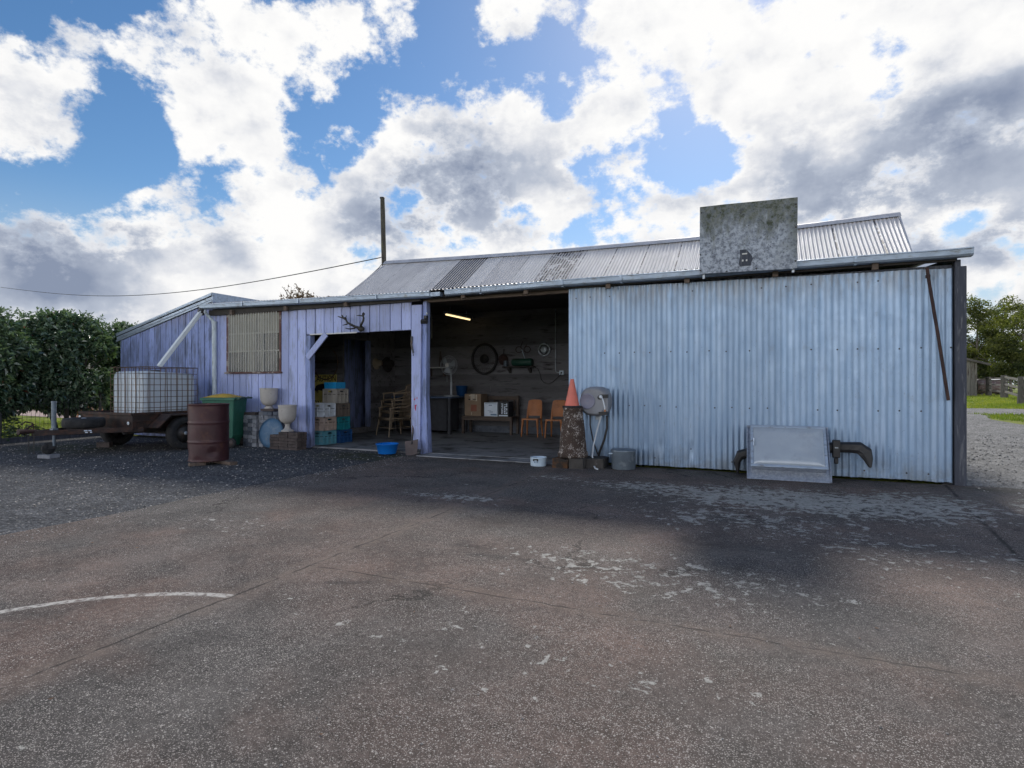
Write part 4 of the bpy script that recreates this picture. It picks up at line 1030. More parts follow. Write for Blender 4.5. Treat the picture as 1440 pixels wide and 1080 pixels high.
def tap_corner():
    # base stones and the chimney pot
    b = MB()
    def stone(x0, x1, y0, y1, z0, z1, sd):
        rnd = random.Random(sd); n = 5
        def face(fn): b.grid(n, n, fn, smooth=False)
        J = lambda p: tuple(c + .014*mnoise.noise((p[0]*7+sd, p[1]*7, p[2]*7+i*9)) for i, c in enumerate(p))
        L = lambda a, c, t: a+(c-a)*t
        face(lambda u, v: J((L(x0, x1, u), y0, L(z0, z1, v)))); face(lambda u, v: J((x1, L(y0, y1, u), L(z0, z1, v))))
        face(lambda u, v: J((L(x1, x0, u), y1, L(z0, z1, v)))); face(lambda u, v: J((x0, L(y1, y0, u), L(z0, z1, v))))
        face(lambda u, v: J((L(x0, x1, u), L(y0, y1, v), z1)))
    stone(-2.87, -2.63, 7.93, 8.36, .0, .15, 1)
    o = b.build('stone_block', M['rust_stone']); tag(o, 'rust-orange stained stone block under the left side of the chimney pot', 'stone block')
    b = MB(); stone(-2.62, -2.41, 7.95, 8.36, .0, .158, 2); o = b.build('stone_block', M['moss_stone']); tag(o, 'dark mossy stone block under the right side of the chimney pot', 'stone block')
    b = MB(); stone(-2.40, -2.15, 8.1, 8.45, .0, .15, 3); o = b.build('stone_block', M['moss_stone']); tag(o, 'dark stone block on the ground below the hose reel', 'stone block')
    t = thing('chimney_pot', 'tall tapered chimney pot crusted with white lichen, standing on stone blocks', 'chimney pot', (-2.62, 8.15, .155))
    b = MB()
    pr = [(.0, .01), (.218, .01), (.222, .05), (.215, .085), (.205, .10), (.198, .2), (.184, .34), (.168, .5), (.160, .52), (.163, .545), (.152, .57), (.146, .66), (.142, .70), (.150, .715), (.150, .742), (.12, .745), (.11, .6)]
    def jig(b):
        nv = []
        for p in b.v:
            k = 1+.045*mnoise.noise((p[0]*9, p[1]*9, p[2]*6))+.02*mnoise.noise((p[0]*30, p[1]*30, p[2]*30))
            nv.append((-2.62+(p[0]+2.62)*k, 8.15+(p[1]-8.15)*k, p[2]))
        b.v = nv
    b.lathe(pr, (-2.62, 8.15, .155), 40); jig(b); b.build('pot', M['chimney'], t)
    t = thing('traffic_cone', 'faded orange traffic cone standing on the chimney pot', 'cone', (-2.625, 8.15, .9))
    b = MB(); b.lathe([(.0, .0), (.150, .0), (.152, .018), (.13, .026), (.115, .03)], (-2.625, 8.15, .898), 32); b.build('base', M['black'], t)
    b = MB(); b.lathe([(.112, .028), (.108, .04), (.068, .22), (.030, .405), (.027, .425), (.02, .427), (.018, .40)], (-2.632, 8.15, .898), 32); b.build('cone', M['cone'], t)
    # hose reel
    t = thing('hose_reel', 'grey wall-mounted hose reel with a white hose end', 'hose reel', (-2.33, 8.57, .98))
    b = MB(); o = []
    for i in range(28):
        a = 2*math.pi*i/28; c, s_ = math.cos(a), math.sin(a)
        o.append((-2.335+.228*math.copysign(abs(c)**.72, c), .988+.225*math.copysign(abs(s_)**.86, s_)))
    rings = [(8.545, .90), (8.50, .99), (8.42, 1.), (8.33, .97), (8.28, .90), (8.262, .80)]
    v = []
    for y, k in rings: v += [(-2.335+(u+2.335)*k-.02*(8.545-y), y, .988+(w-.988)*k) for u, w in o]
    b.smooth = True; n = 28
    b.add(v, [(i*n+j, (i+1)*n+j, (i+1)*n+(j+1) % n, i*n+(j+1) % n) for i in range(5) for j in range(n)]); b.add(v[-n:], [tuple(range(n))[::-1]])
    b.build('housing', M['reel'], t)
    b = MB(); Mx = Matrix.Rotation(R(90), 4, 'X'); c = (-2.428, 8.275, .99)
    b.lathe([(.118, 0), (.118, .022), (.108, .03), (.104, .026), (.001, .028)], c, 32, Mx); b.build('side_cover', M['reel_disc'], t)
    b = MB(); b.box(-2.44, -2.415, 8.243, 8.247, .992, .998); b.box(-2.41, -2.40, 8.243, 8.247, .992, .998); b.build('emblem', M['print'], t)
    b = MB(); b.box(-2.235, -2.115, 8.252, 8.30, 1.045, 1.095); b.tube([(-2.235, 8.26, 1.05), (-2.235, 8.23, 1.05)], .032, 14); b.build('hose_slot', M['black'], t)
    b = MB(); b.box(-2.255, -2.13, 8.262, 8.30, .79, .835); b.build('lower_slot', M['black'], t)
    b = MB(); b.box(-2.26, -2.118, 8.27, 8.33, .84, 1.04); b.build('front_guard', M['reel'], t, bevel=.01)
    b = MB(); b.tube([(-2.21, 8.235, 1.055), (-2.185, 8.20, 1.04), (-2.16, 8.19, .98), (-2.145, 8.19, .91), (-2.142, 8.19, .87)], .010, 8)
    b.lathe([(.004, -.028), (.022, -.016), (.028, 0), (.022, .016), (.004, .028)], (-2.215, 8.228, 1.06), 14); b.build('hose_end', M['hose'], t)
    b = MB(); b.tube([(-2.142, 8.19, .875), (-2.140, 8.19, .845)], .013, 8); b.build('coupling', M['ply'], t)
    b = MB(); b.tube([(-2.26, 8.42, .77), (-2.29, 8.41, .66), (-2.335, 8.38, .47), (-2.36, 8.33, .30), (-2.352, 8.26, .17), (-2.31, 8.16, .06), (-2.245, 8.05, .022), (-2.2, 8.0, .022)], .012, 8); b.build('supply_hose', M['hose'], t)
    b = MB()
    b.tube([(-2.46, 8.52, .80), (-2.455, 8.5, .62), (-2.41, 8.49, .40), (-2.35, 8.49, .22), (-2.30, 8.5, .1)], .011, 8)
    b.tube([(-2.19, 8.50, .77), (-2.19, 8.5, .58), (-2.23, 8.49, .40), (-2.30, 8.49, .22), (-2.33, 8.5, .12)], .018, 8)
    b.box(-2.50, -2.45, 8.48, 8.56, .78, .88); b.build('cable', M['black'], t)
    b = MB(); b.box(-2.38, -2.30, 8.545, 8.582, .70, 1.15); b.build('bracket', M['galv'], t)
    # pots
    t = thing('boiling_pot', 'dull grey lidded metal pot against the corrugated wall, right of the hose', 'pot', (-1.885, 8.27, .012))
    b = MB(); b.lathe([(0, .0), (.165, .0), (.172, .012), (.175, .26), (.179, .268), (.175, .275)], (-1.885, 8.27, .012), 36); b.build('body', M['pot'], t)
    b = MB(); b.lathe([(.183, .262), (.183, .278), (.17, .284), (.001, .290)], (-1.885, 8.27, .012), 36); b.build('lid', M['pot'], t)
    b = MB(); b.tube([(-2.05, 8.22, .24), (-2.075, 8.17, .235), (-2.045, 8.14, .235), (-2.02, 8.17, .24)], .008, 8); b.build('handle', M['enamel'], t)
    t = thing('saucepan', 'small white enamel pot with a black clip on the ground by the open bay', 'pot', (-3.13, 8.04, .012))
    b = MB(); b.lathe([(0, 0), (.116, 0), (.121, .01), (.122, .125), (.127, .132), (.119, .132), (.117, .02), (0, .015)], (-3.13, 8.04, .014), 36); b.build('body', M['enamel'], t)
    b = MB(); b.box(-3.165, -3.09, 7.905, 7.921, .112, .128); b.box(-3.165, -3.15, 7.905, 7.925, .095, .115); b.box(-3.105, -3.09, 7.905, 7.925, .095, .115); b.build('clip', M['black'], t)
    b = MB(); b.box(-3.150, -3.142, 7.915, 7.922, .07, .09); b.box(-3.125, -3.118, 7.9135, 7.9205, .07, .09); b.box(-3.1, -3.093, 7.917, 7.924, .07, .09); b.build('mark', M['print'], t)
tap_corner()

def bay_front():
    # blue basin
    t = MB()
    t.lathe([(0, .012), (.150, .012), (.156, .02), (.192, .175), (.206, .178), (.206, .188), (.186, .188), (.15, .03), (0, .024)], (-6.09, 8.29, .012), 40)
    o = t.build('basin', M['blue_plastic']); tag(o, 'bright blue plastic basin on the ground in front of the left opening', 'basin')
    # shovel
    t = thing('shovel', 'short square-mouthed shovel leaning blade down against the lavender post', 'shovel', (-5.66, 8.40, .012))
    b = MB(); Mx = rotM((-5.63, 8.36, .015), R(8), R(-24), 0) @ Matrix.Rotation(R(-11), 4, 'Y')
    def bl(u, v):
        w = .125-.018*(1-v); x = (u-.5)*2*w
        return Mx @ Vector((x, .016*(1-(2*u-1)**2)+.0, v*.27))
    b.grid(10, 6, bl); b.grid(10, 6, lambda u, v: bl(1-u, v)+Vector((0, .004, 0)))
    b.build('blade', M['shovel'], t)
    b = MB(); b.tube([Mx @ Vector((0, .012, .2)), Mx @ Vector((0, .03, .30)), Mx @ Vector((.01, .03, .42))], [.018, .017, .016], 8); b.build('socket', M['dark_steel'], t)
    b = MB(); b.tube([Mx @ Vector((.01, .03, .40)), Mx @ Vector((.022, .02, .60))], .015, 8); b.build('handle', M['brown_timber'], t)
    # stone by the shovel
    b = MB(); b.lathe([(0, -.03), (.022, -.026), (.032, 0), (.024, .024), (0, .03)], (-5.78, 8.30, .255), 9); b.v = [(p[0]+.006*mnoise.noise((p[0]*40, p[1]*40, p[2]*40)), p[1], p[2]) for p in b.v]
    o = b.build('door_chock', M['urn']); o.parent = t
bay_front()

# ------------------------------------------------------------------ crates
def crate(name, mat, label, x, y, z, w=.36, d=.34, h=.27, nx=3, rz=0, slot=True, group='crates stacked inside the left opening'):
    t = thing(name, label, 'crate', (x, y, z), rz, group)
    b = MB(); th = .012
    def wall(fn, L, cells):
        # panel with a hand slot, ribs standing proud of it
        s0, s1, z0, z1 = L/2-.055, L/2+.055, h-.075, h-.040
        for a, c, e, g in ((0, L, 0, z0), (0, s0, z0, z1), (s1, L, z0, z1), (0, L, z1, h)): b.prism([(a, e), (c, e), (c, g), (a, g)], .019, .025, fn)
        for i in range(cells+1):
            q = min(max(L*i/cells, .008), L-.008)
            if s0-.01 < q < s1+.01: b.prism([(q-.006, .01), (q+.006, .01), (q+.006, z0-.012), (q-.006, z0-.012)], 0, .018, fn)
            else: b.prism([(q-.006, .01), (q+.006, .01), (q+.006, h-.01), (q-.006, h-.01)], 0, .018, fn)
        for q in (.008, h*.42, h-.010): 
            b.prism([(0, q-.007), (L, q-.007), (L, q+.007), (0, q+.007)], .0, .0185, fn)
        b.prism([(s0-.012, z0-.012), (s1+.012, z0-.012), (s1+.012, z0-.004), (s0-.012, z0-.004)], -.002, .0182, fn)
    wall(lambda u, q, dd: (-w/2+u, -d/2+dd, q), w, nx); wall(lambda u, q, dd: (w/2-dd, -d/2+u, q), d, nx)
    wall(lambda u, q, dd: (w/2-u, d/2-dd, q), w, nx); wall(lambda u, q, dd: (-w/2+dd, d/2-u, q), d, nx)
    b.build('body', mat, t, local=True)
    b = MB(); b.box(-w/2+.015, w/2-.015, -d/2+.015, d/2-.015, .006, .014); b.box(-w/2+.018, w/2-.018, -d/2+.018, d/2-.018, h-.12, h-.11); b.build('floor_panel', M['black'], t, local=True)
    return t
crate('plastic_crate', M['crate_teal_old'], 'faded teal crate at the bottom of the front stack', -8.235, 9.05, .03, .385, .36, .278)
crate('plastic_crate', M['crate_tan'], 'tan crate in the middle of the front stack', -8.235, 9.05, .310, .385, .36, .275)
crate('plastic_crate', M['crate_white'], 'white crate on top of the front stack, left of the brown crate', -8.225, 9.04, .587, .365, .34, .275, 2)
crate('plastic_crate', M['crate_blue'], 'navy blue crate on the floor at the bottom of the rear stack', -8.17, 9.46, .03, .37, .38, .268)
crate('plastic_crate', M['crate_teal'], 'bright teal crate standing on the navy one in the rear stack', -8.19, 9.43, .300, .365, .36, .272, 2)
crate('plastic_crate', M['crate_brown'], 'dull brown crate in the rear stack, behind the white crate', -8.19, 9.43, .574, .365, .36, .275)
crate('plastic_crate', M['crate_grey'], 'stone-coloured crate on top of the rear stack, holding up the blue tub', -8.20, 9.38, .852, .375, .37, .30)
def tub():
    b = MB(); o = [(-.17, -.15), (.15, -.16), (.15, .15), (-.17, .15)]
    v = [(x*.95, y*.95, 0) for x, y in o]+[(x, y, .135) for x, y in o]+[(x*.9, y*.9, .135) for x, y in o]+[(x*.86, y*.86, .012) for x, y in o]
    f = [(3,2,1,0)]+[(a+i, a+(i+1) % 4, a+4+(i+1) % 4, a+4+i) for a in (0, 4, 8) for i in range(4)]+[(12,13,14,15)]
    b.add([(x-8.20, y+9.37, z+1.153) for x, y, z in v], f)
    o = b.build('tub', M['tub'], bevel=.004); tag(o, 'sky-blue plastic tub on top of the tall rear crate stack', 'tub')
tub()
def porch_wall_things():
    t = thing('spoked_hoop', 'old thin-rimmed spoked wheel hung above the yellow sign', 'hoop', (-9.75, 10.82, 1.36))
    c = Vector((-9.75, 10.80, 1.755))
    b = MB(); b.tube([c+Vector((.375*math.cos(a), 0, .395*math.sin(a))) for a in [2*math.pi*i/48 for i in range(48)]], .013, 8, closed=True); b.build('rim', M['cage'], t)
    b = MB()
    for i in range(28):
        a = 2*math.pi*i/28; b.tube([c+Vector((.02*math.cos(a+.8), -.02*(1 if i % 2 else -1), .02*math.sin(a+.8))), c+Vector((.372*math.cos(a), 0, .39*math.sin(a)))], .0025, 4, caps=False)
    b.build('spokes', M['dark_steel'], t)
    b = MB(); b.tube([c+Vector((0, -.04, 0)), c+Vector((0, .05, 0))], .026, 10); b.build('hub', M['dark_steel'], t)
    b = MB(); b.box(-10.13, -9.37, 10.84, 10.868, 1.76, 1.83); o = b.build('wall_batten', M['ceiling']); tag(o, 'dark horizontal batten on the wall behind the spoked wheel', 'batten')
    t = thing('warning_sign', 'yellow sign with black lettering and a bird, behind the crates', 'sign', (-9.83, 10.86, .8))
    b = MB(); b.box(-10.20, -9.46, 10.852, 10.866, .62, 1.48); b.build('panel', M['sign'], t, bevel=.003)
    o = text('lettering', 'CAUTION', .20, (0, 0, 0), (R(90), 0, 0), M['ink'], t); o.location = (-9.83+9.83, -.0095, .575); o.scale = (.80, 1.05, 1)
    o = text('lettering', 'ON', .20, (0, 0, 0), (R(90), 0, 0), M['ink'], t); o.location = (-10.06+9.83, -.0095, -.035); o.scale = (.85, 1, 1)
    b = MB()
    bird = [(-10.165, 1.03), (-10.15, 1.09), (-10.125, 1.14), (-10.09, 1.20), (-10.03, 1.235), (-9.93, 1.25), (-9.78, 1.255), (-9.66, 1.22), (-9.58, 1.15), (-9.66, 1.13), (-9.75, 1.11), (-9.84, 1.09), (-9.95, 1.09), (-10.02, 1.105), (-10.03, 1.03), (-10.045, 1.03), (-10.045, 1.095), (-10.07, 1.085), (-10.075, 1.045), (-10.085, 1.045), (-10.09, 1.085), (-10.125, 1.09)]
    b.prism(bird, 10.846, 10.851, lambda u, w, d: (u, d, w)); b.build('bird_emblem', M['ink'], t)
    b = MB(); b.box(-10.18, -10.07, 12.585, 12.599, 1.87, 2.03); o = b.build('light_switch', M['enamel'], bevel=.003); tag(o, 'small white light switch seen through the dark doorway', 'switch')
    # hats
    for nm, mt, y, r, lb in (('straw_hat', 'straw', 12.15, .15, 'pale straw hat hung on the boards above the cane chairs'), ('felt_hat', 'felt', 12.62, .22, 'large dark hat hung on the boards above the cane chairs')):
        b = MB(); Mx = Matrix.Rotation(R(82), 4, 'Y')
        b.lathe([(r, -.02), (r*.95, .0), (r*.55, .03), (r*.5, .10), (r*.42, .15), (.001, .155)], (-9.26, y, 1.78), 28, Mx)
        o = b.build(nm, M[mt]); tag(o, lb, 'hat')
porch_wall_things()

def cane_chair(first=True):
    t = thing('cane_chair', 'bent cane armchair at the bottom of the stack of chairs in the left opening', 'chair', (-8.02, 11.2, .03), R(-28), 'stacked cane armchairs')
    w, d = .29, .27
    for sx in (-1, 1):
        b = MB(); b.tube([(sx*(w+.05), -d-.04, 0), (sx*w, -d+.02, .42), (sx*(w-.01), -d+.03, .66)], .016, 8); b.build('leg', M['cane'], t, local=True)
        b = MB(); b.tube([(sx*(w+.02), d+.06, 0), (sx*(w-.02), d, .42), (sx*(w-.03), d+.08, .84)], .016, 8); b.build('leg', M['cane'], t, local=True)
        b = MB(); b.tube([(sx*(w-.02), -d, .655), (sx*(w+.03), -.08, .675), (sx*(w+.02), .12, .68), (sx*(w-.03), d+.06, .74)], .018, 8); b.build('armrest', M['cane'], t, local=True)
    b = MB(); b.box(-w, w, -d, d, .40, .425); b.tube([(-w, -d, .41), (w, -d, .41), (w, d, .41), (-w, d, .41)], .02, 8, closed=True); b.build('seat', M['cane'], t, local=True)
    b = MB()
    b.tube([(-w+.03, d+.02, .43), (-w+.02, d+.08, .84), (-w+.1, d+.09, .87), (w-.1, d+.09, .87), (w-.02, d+.08, .84), (w-.03, d+.02, .43)], .016, 8)
    for i in range(9):
        x = -w+.07+i*(2*w-.14)/8; b.tube([(x, d+.015, .43), (x, d+.085, .86)], .007, 6, caps=False)
    b.build('backrest', M['cane'], t, local=True)
    b = MB()
    for z in (.2,): b.tube([(-w-.02, -d-.01, z), (w+.02, -d-.01, z), (w, d+.03, z), (-w, d+.03, z)], .011, 6, closed=True)
    b.build('stretcher', M['cane'], t, local=True)
    return t
ch = cane_chair()
for k, lb in ((1, 'bent cane armchair in the middle of the stack of chairs in the left opening'), (2, 'bent cane armchair topmost in the stack of chairs in the left opening')):
    c = copy_tree(ch); c.location = (-8.02-.03*k, 11.2+.12*k, .03+.165*k); c['label'] = lb
def wicker():
    t = thing('wicker_armchair', 'brown woven wicker armchair behind the stacked cane chairs', 'armchair', (-8.15, 12.25, .03), R(-25))
    b = MB(); v = []
    def shell(u, v_):
        a = R(-20)+R(220)*u; r = .36
        h = .44+.5*math.sin(math.pi*min(1, max(0, .15+.7*u)))*v_
        return (r*math.cos(a), r*.9*math.sin(a), h if v_ > 0 else .40)
    b.grid(30, 6, shell); b.build('woven_back', M['wicker'], t, local=True)
    b = MB(); b.lathe([(0, .42), (.34, .42), (.36, .40), (.35, .33), (0, .33)], (0, 0, 0), 28); b.build('seat', M['wicker'], t, local=True)
    for sx, sy in ((-1, -1), (1, -1), (-1, 1), (1, 1)):
        b = MB(); b.tube([(sx*.26, sy*.25, 0), (sx*.25, sy*.24, .34)], .02, 8); b.build('leg', M['wicker'], t, local=True)
wicker()

# ------------------------------------------------------------------ inside the open bay
def bay_things():
    t = thing('fluorescent_light', 'lit warm fluorescent batten hanging under the ceiling of the open bay', 'light', (-6.85, 12.2, 2.88))
    b = MB(); b.box(-6.91, -6.79, 11.58, 12.82, 2.905, 2.955); b.tube([(-6.85, 11.8, 2.955), (-6.85, 11.8, 3.09)], .008, 6); b.tube([(-6.85, 12.6, 2.955), (-6.85, 12.6, 3.09)], .008, 6); b.build('housing', M['galv'], t)
    b = MB(); b.tube([(-6.85, 11.61, 2.885), (-6.85, 12.79, 2.885)], .017, 10); b.build('tube', M['tube'], t)
    for k, (x, z0, z1) in enumerate(((-8.02, 2.34, 2.82), (-7.90, 2.46, 2.82), (-7.80, 2.42, 2.80))):
        b = MB(); b.tube([(x, 12.5, z0), (x, 12.5, z1), (x, 12.5, 3.09)], [.014, .014, .003], 8)
        o = b.build('hanging_pipe', M['fan']); tag(o, 'thin grey pipe in a row of three hanging from the ceiling behind the lavender post', 'pipe', 'row of hanging pipes')
    # shelf with a bottle
    b = MB(); b.box(-8.25, -7.50, 12.72, 12.97, 1.665, 1.695); b.slot = 1; b.box(-8.1, -8.07, 12.76, 12.97, 1.45, 1.664); b.box(-7.62, -7.59, 12.76, 12.97, 1.45, 1.664)
    o = b.build('wall_shelf', [M['white_paint'], M['brown_timber']]); tag(o, 'pale wall shelf above the blue workbench, left of the fan', 'shelf')
    b = MB(); b.lathe([(0, 0), (.038, 0), (.04, .02), (.038, .22), (.018, .30), (.017, .40), (.02, .405), (0, .405)], (-7.74, 12.84, 1.696), 14); o = b.build('bottle', M['brick_brown']); tag(o, 'tall narrow bottle standing on the pale wall shelf', 'bottle')
    # workbench
    t = thing('workbench', 'dark workbench with a blue top behind the lavender post', 'workbench', (-7.7, 12.3, .03))
    b = MB(); b.box(-8.6, -6.86, 11.88, 12.85, .905, .945); b.build('worktop', M['table'], t, bevel=.004)
    b = MB(); b.box(-8.5, -7.15, 12.15, 12.75, .10, .904); b.build('cabinet', M['table_side'], t)
    for x, y in ((-6.95, 11.95), (-8.52, 11.95), (-6.95, 12.75)):
        b = MB(); b.box(x-.035, x+.035, y-.035, y+.035, .03, .904); b.build('leg', M['table_side'], t)
    # fan
    t = thing('pedestal_fan', 'grey pedestal fan with a round wire guard, standing on the workbench', 'fan', (-7.06, 12.2, .945))
    c = Vector((-7.09, 12.15, 1.71))
    b = MB(); b.lathe([(0, .0), (.19, .0), (.185, .018), (.05, .03), (.02, .035)], (-7.05, 12.2, .946), 28); b.build('base', M['fan'], t)
    b = MB(); b.tube([(-7.05, 12.2, .97), (-7.05, 12.2, 1.30)], .026, 12); b.tube([(-7.05, 12.2, 1.30), (-7.06, 12.2, 1.62)], .018, 12); b.tube([(-7.13, 12.13, 1.50), (-7.13, 12.13, 1.30)], .004, 6); b.build('pole', M['fan'], t)
    b = MB(); b.lathe([(.001, -.02), (.06, -.01), (.065, .1), (.04, .16), (.001, .17)], c, 20, Matrix.Rotation(R(-90), 4, 'X')); b.build('motor', M['fan'], t)
    b = MB()
    for yy, rr in ((-.06, .18), (0, .235), (.06, .18)): b.tube([c+Vector((rr*math.cos(a), yy, rr*math.sin(a))) for a in [2*math.pi*i/40 for i in range(40)]], .0055 if yy == 0 else .003, 6, closed=True)
    for i in range(36):
        a = 2*math.pi*i/36; q = Vector((math.cos(a), 0, math.sin(a)))
        b.tube([c+q*.04+Vector((0, -.085, 0)), c+q*.18+Vector((0, -.06, 0)), c+q*.235, c+q*.18+Vector((0, .06, 0))], .0018, 4, caps=False)
    b.build('guard', M['galv'], t)
    b = MB(); b.lathe([(.001, -.012), (.055, -.008), (.055, .008), (.001, .012)], c+Vector((0, -.088, 0)), 20, Matrix.Rotation(R(90), 4, 'X')); b.build('badge', M['white_paint'], t)
    for k in range(3):
        b = MB(); a0 = k*2.094+.3
        b.grid(6, 6, lambda u, v: c+Vector(((.05+.15*v)*math.cos(a0+(u-.5)*1.1*(1-.2*v)), -.02+.04*(u-.5), (.05+.15*v)*math.sin(a0+(u-.5)*1.1*(1-.2*v))))); b.build('blade', M['fan'], t)
    b = MB(); b.lathe([(0, 0), (.115, 0), (.15, .26), (.155, .262), (.145, .262), (.112, .01), (0, .01)], (-6.99, 12.62, .946), 24)
    o = b.build('bucket', M['crate_blue']); tag(o, 'navy bucket on the workbench, right of the fan', 'bucket')
    b = MB(); b.grid(8, 4, lambda u, v: (-7.30+.42*u, 11.86+.22*v, .952+.006*math.sin(u*5+v*3))); o = b.build('paper_sheet', M['white_card']); tag(o, 'pale paper sheet lying on the front edge of the blue workbench', 'paper')
    rnd = random.Random(8)
    bk = [('book', 'dark book flat on the workbench at the bottom of a small pile', -8.0, 12.0, .946, .30, .2, .035, 'card_red', 0), ('book', 'white-edged book on top of the small pile on the workbench', -8.02, 12.02, .982, .26, .18, .03, 'white_card', 5), ('carton', 'small blue and white carton beside the books on the workbench', -7.62, 12.0, .946, .09, .09, .10, 'white_card', 3)]
    for nm, lb, x, y, z, w, d, h, mt, rz in bk:
        t = thing(nm, lb, 'book' if nm == 'book' else 'carton', (x, y, z), R(rz))
        b = MB(); b.box(-w/2, w/2, -d/2, d/2, 0, h); b.build('cover', M[mt], t, local=True, bevel=.002)
        b = MB(); b.box(-w/2+.006, w/2-.006, -d/2-.002, -d/2-.0005, .006, h-.006); b.build('spine_print', M['print'], t, local=True)
    # bench with boxes
    t = thing('wooden_bench', 'long dark wooden bench with a backrest, carrying boxes', 'bench', (-6.15, 12.6, .03))
    b = MB(); b.box(-6.86, -5.50, 12.36, 12.78, .425, .465); b.box(-6.84, -5.52, 12.37, 12.39, .36, .424); b.build('seat', M['bench'], t, bevel=.004)
    for x in (-6.83, -5.53):
        b = MB(); b.box(x-.03, x+.03, 12.38, 12.44, .03, .424); b.build('leg', M['bench'], t, bevel=.003)
        b = MB(); b.box(x-.03, x+.03, 12.78, 12.84, .03, .96); b.build('leg', M['bench'], t, bevel=.003)
    b = MB(); b.box(-6.80, -5.56, 12.79, 12.82, .86, .95); b.box(-6.80, -5.56, 12.79, 12.82, .60, .66)
    for i in range(7): b.box(-6.72+i*.18, -6.68+i*.18, 12.795, 12.815, .66, .86)
    b.build('backrest', M['bench'], t, bevel=.003)
    t = thing('cardboard_box', 'tall brown cardboard box at the left end of the bench', 'box', (-6.56, 12.58, .466))
    b = MB(); b.box(-6.785, -6.335, 12.40, 12.76, .466, 1.005); b.build('carton', M['card'], t, bevel=.006)
    b = MB(); b.box(-6.62, -6.50, 12.396, 12.399, .85, 1.0); b.box(-6.48, -6.44, 12.3965, 12.3995, .83, .99); b.box(-6.66, -6.57, 12.3955, 12.3985, .95, .975); b.box(-6.60, -6.585, 12.396, 12.399, .49, .56); b.build('packing_tape', M['tape'], t)
    b = MB(); b.box(-6.61, -6.45, 12.3962, 12.3985, .58, .74); b.build('print_panel', M['card_red'], t)
    b = MB(); b.box(-6.68, -6.60, 12.397, 12.3995, .86, .885); b.box(-6.56, -6.47, 12.3945, 12.3955, .865, .885); b.build('print_line', M['ink'], t)
    t = thing('white_carton', 'white carton with small blue print in the middle of the bench', 'box', (-6.07, 12.55, .466))
    b = MB(); b.box(-6.245, -5.89, 12.40, 12.70, .466, .80); b.build('carton', M['white_card'], t, bevel=.004)
    b = MB()
    for x0, x1, z0, z1 in ((-6.22, -5.92, .765, .775), (-6.12, -6.03, .725, .742), (-6.15, -6.06, .60, .606), (-6.10, -6.01, .565, .578), (-6.07, -5.91, .49, .525)): b.box(x0, x1, 12.396, 12.399, z0, z1)
    b.build('print', M['print'], t)
    t = thing('black_carton', 'black carton with white vertical lettering at the right of the bench', 'box', (-5.73, 12.55, .466))
    b = MB(); b.box(-5.87, -5.60, 12.41, 12.70, .466, .82); b.build('carton', M['navy_card'], t, bevel=.004)
    b = MB(); rnd = random.Random(3)
    for x0, w, n in ((-5.785, .045, 8), (-5.715, .085, 6)):
        z = .53
        for i in range(n):
            h = .26/n; k = rnd.choice(range(3))
            b.box(x0, x0+w, 12.406, 12.409, z, z+h*.3)
            if k != 1: b.box(x0, x0+w*.35, 12.4065, 12.4095, z+h*.3, z+h*.8)
            if k != 0: b.box(x0+w*.65, x0+w, 12.4065, 12.4095, z+h*.3, z+h*.8)
            z += h
    b.box(-5.85, -5.62, 12.4055, 12.4085, .475, .505); b.build('lettering', M['white_card'], t)
    # chairs
    def ply_chair():
        t = thing('school_chair', 'orange-brown moulded chair next to the bench', 'chair', (-4.95, 12.3, .03), R(6), 'orange-brown chairs by the back wall')
        b = MB()
        def seat(u, v): return (-.19+.38*u, -.19+.38*v, .425-.018*math.sin(math.pi*u)+.012*(1-v)-.02*(abs(2*u-1)**6))
        b.grid(14, 10, seat); b.grid(14, 10, lambda u, v: (seat(1-u, v)[0], seat(1-u, v)[1], seat(1-u, v)[2]-.022)); b.box(-.192, .192, -.195, -.185, .39, .425); b.build('seat', M['ply'], t, local=True)
        b = MB()
        def back(u, v): return (-.185+.37*u+(.5-u)*.05*v*v, .19+.09*v+.035*math.sin(math.pi*u), .47+.38*v-.03*(abs(2*u-1)**4)*v)
        b.grid(14, 10, back); b.grid(14, 10, lambda u, v: (back(1-u, v)[0], back(1-u, v)[1]+.02, back(1-u, v)[2])); b.build('backrest', M['ply'], t, local=True)
        for sx in (-1, 1):
            b = MB(); b.tube([(sx*.17, -.165, .41), (sx*.185, -.185, .22), (sx*.195, -.20, 0)], [.03, .022, .014], 8); b.build('leg', M['ply'], t, local=True)
            b = MB(); b.tube([(sx*.165, .25, .62), (sx*.165, .19, .40), (sx*.18, .22, .2), (sx*.19, .25, 0)], [.016, .028, .022, .014], 8); b.build('leg', M['ply'], t, local=True)
        return t
    a = ply_chair(); c2 = copy_tree(a); c2.location = (-4.33, 12.22, .03); c2.rotation_euler = (0, 0, R(2)); c2['label'] = 'orange-brown moulded chair partly hidden by the chimney pot and cone'
    # things on the back wall
    t = thing('motor_wheel', 'large dark spoked wheel with a tyre hung in the middle of the back wall', 'wheel', (-6.5, 12.95, 1.5))
    c = Vector((-6.5, 12.92, 1.885))
    b = MB(); b.tube([c+Vector((.345*math.cos(a), 0, .37*math.sin(a))) for a in [2*math.pi*i/48 for i in range(48)]], .030, 10, closed=True); b.build('tyre', M['rubber'], t)
    b = MB()
    for i in range(32):
        a = 2*math.pi*i/32; q = Vector((math.cos(a), 0, math.sin(a))); b.tube([c+q*.08, c+q*.335], .003, 4, caps=False)
    b.tube([c+Vector((.325*math.cos(a), -.02, .35*math.sin(a))) for a in [2*math.pi*i/40 for i in range(40)]], .008, 6, closed=True)
    b.build('spokes', M['dark_steel'], t)
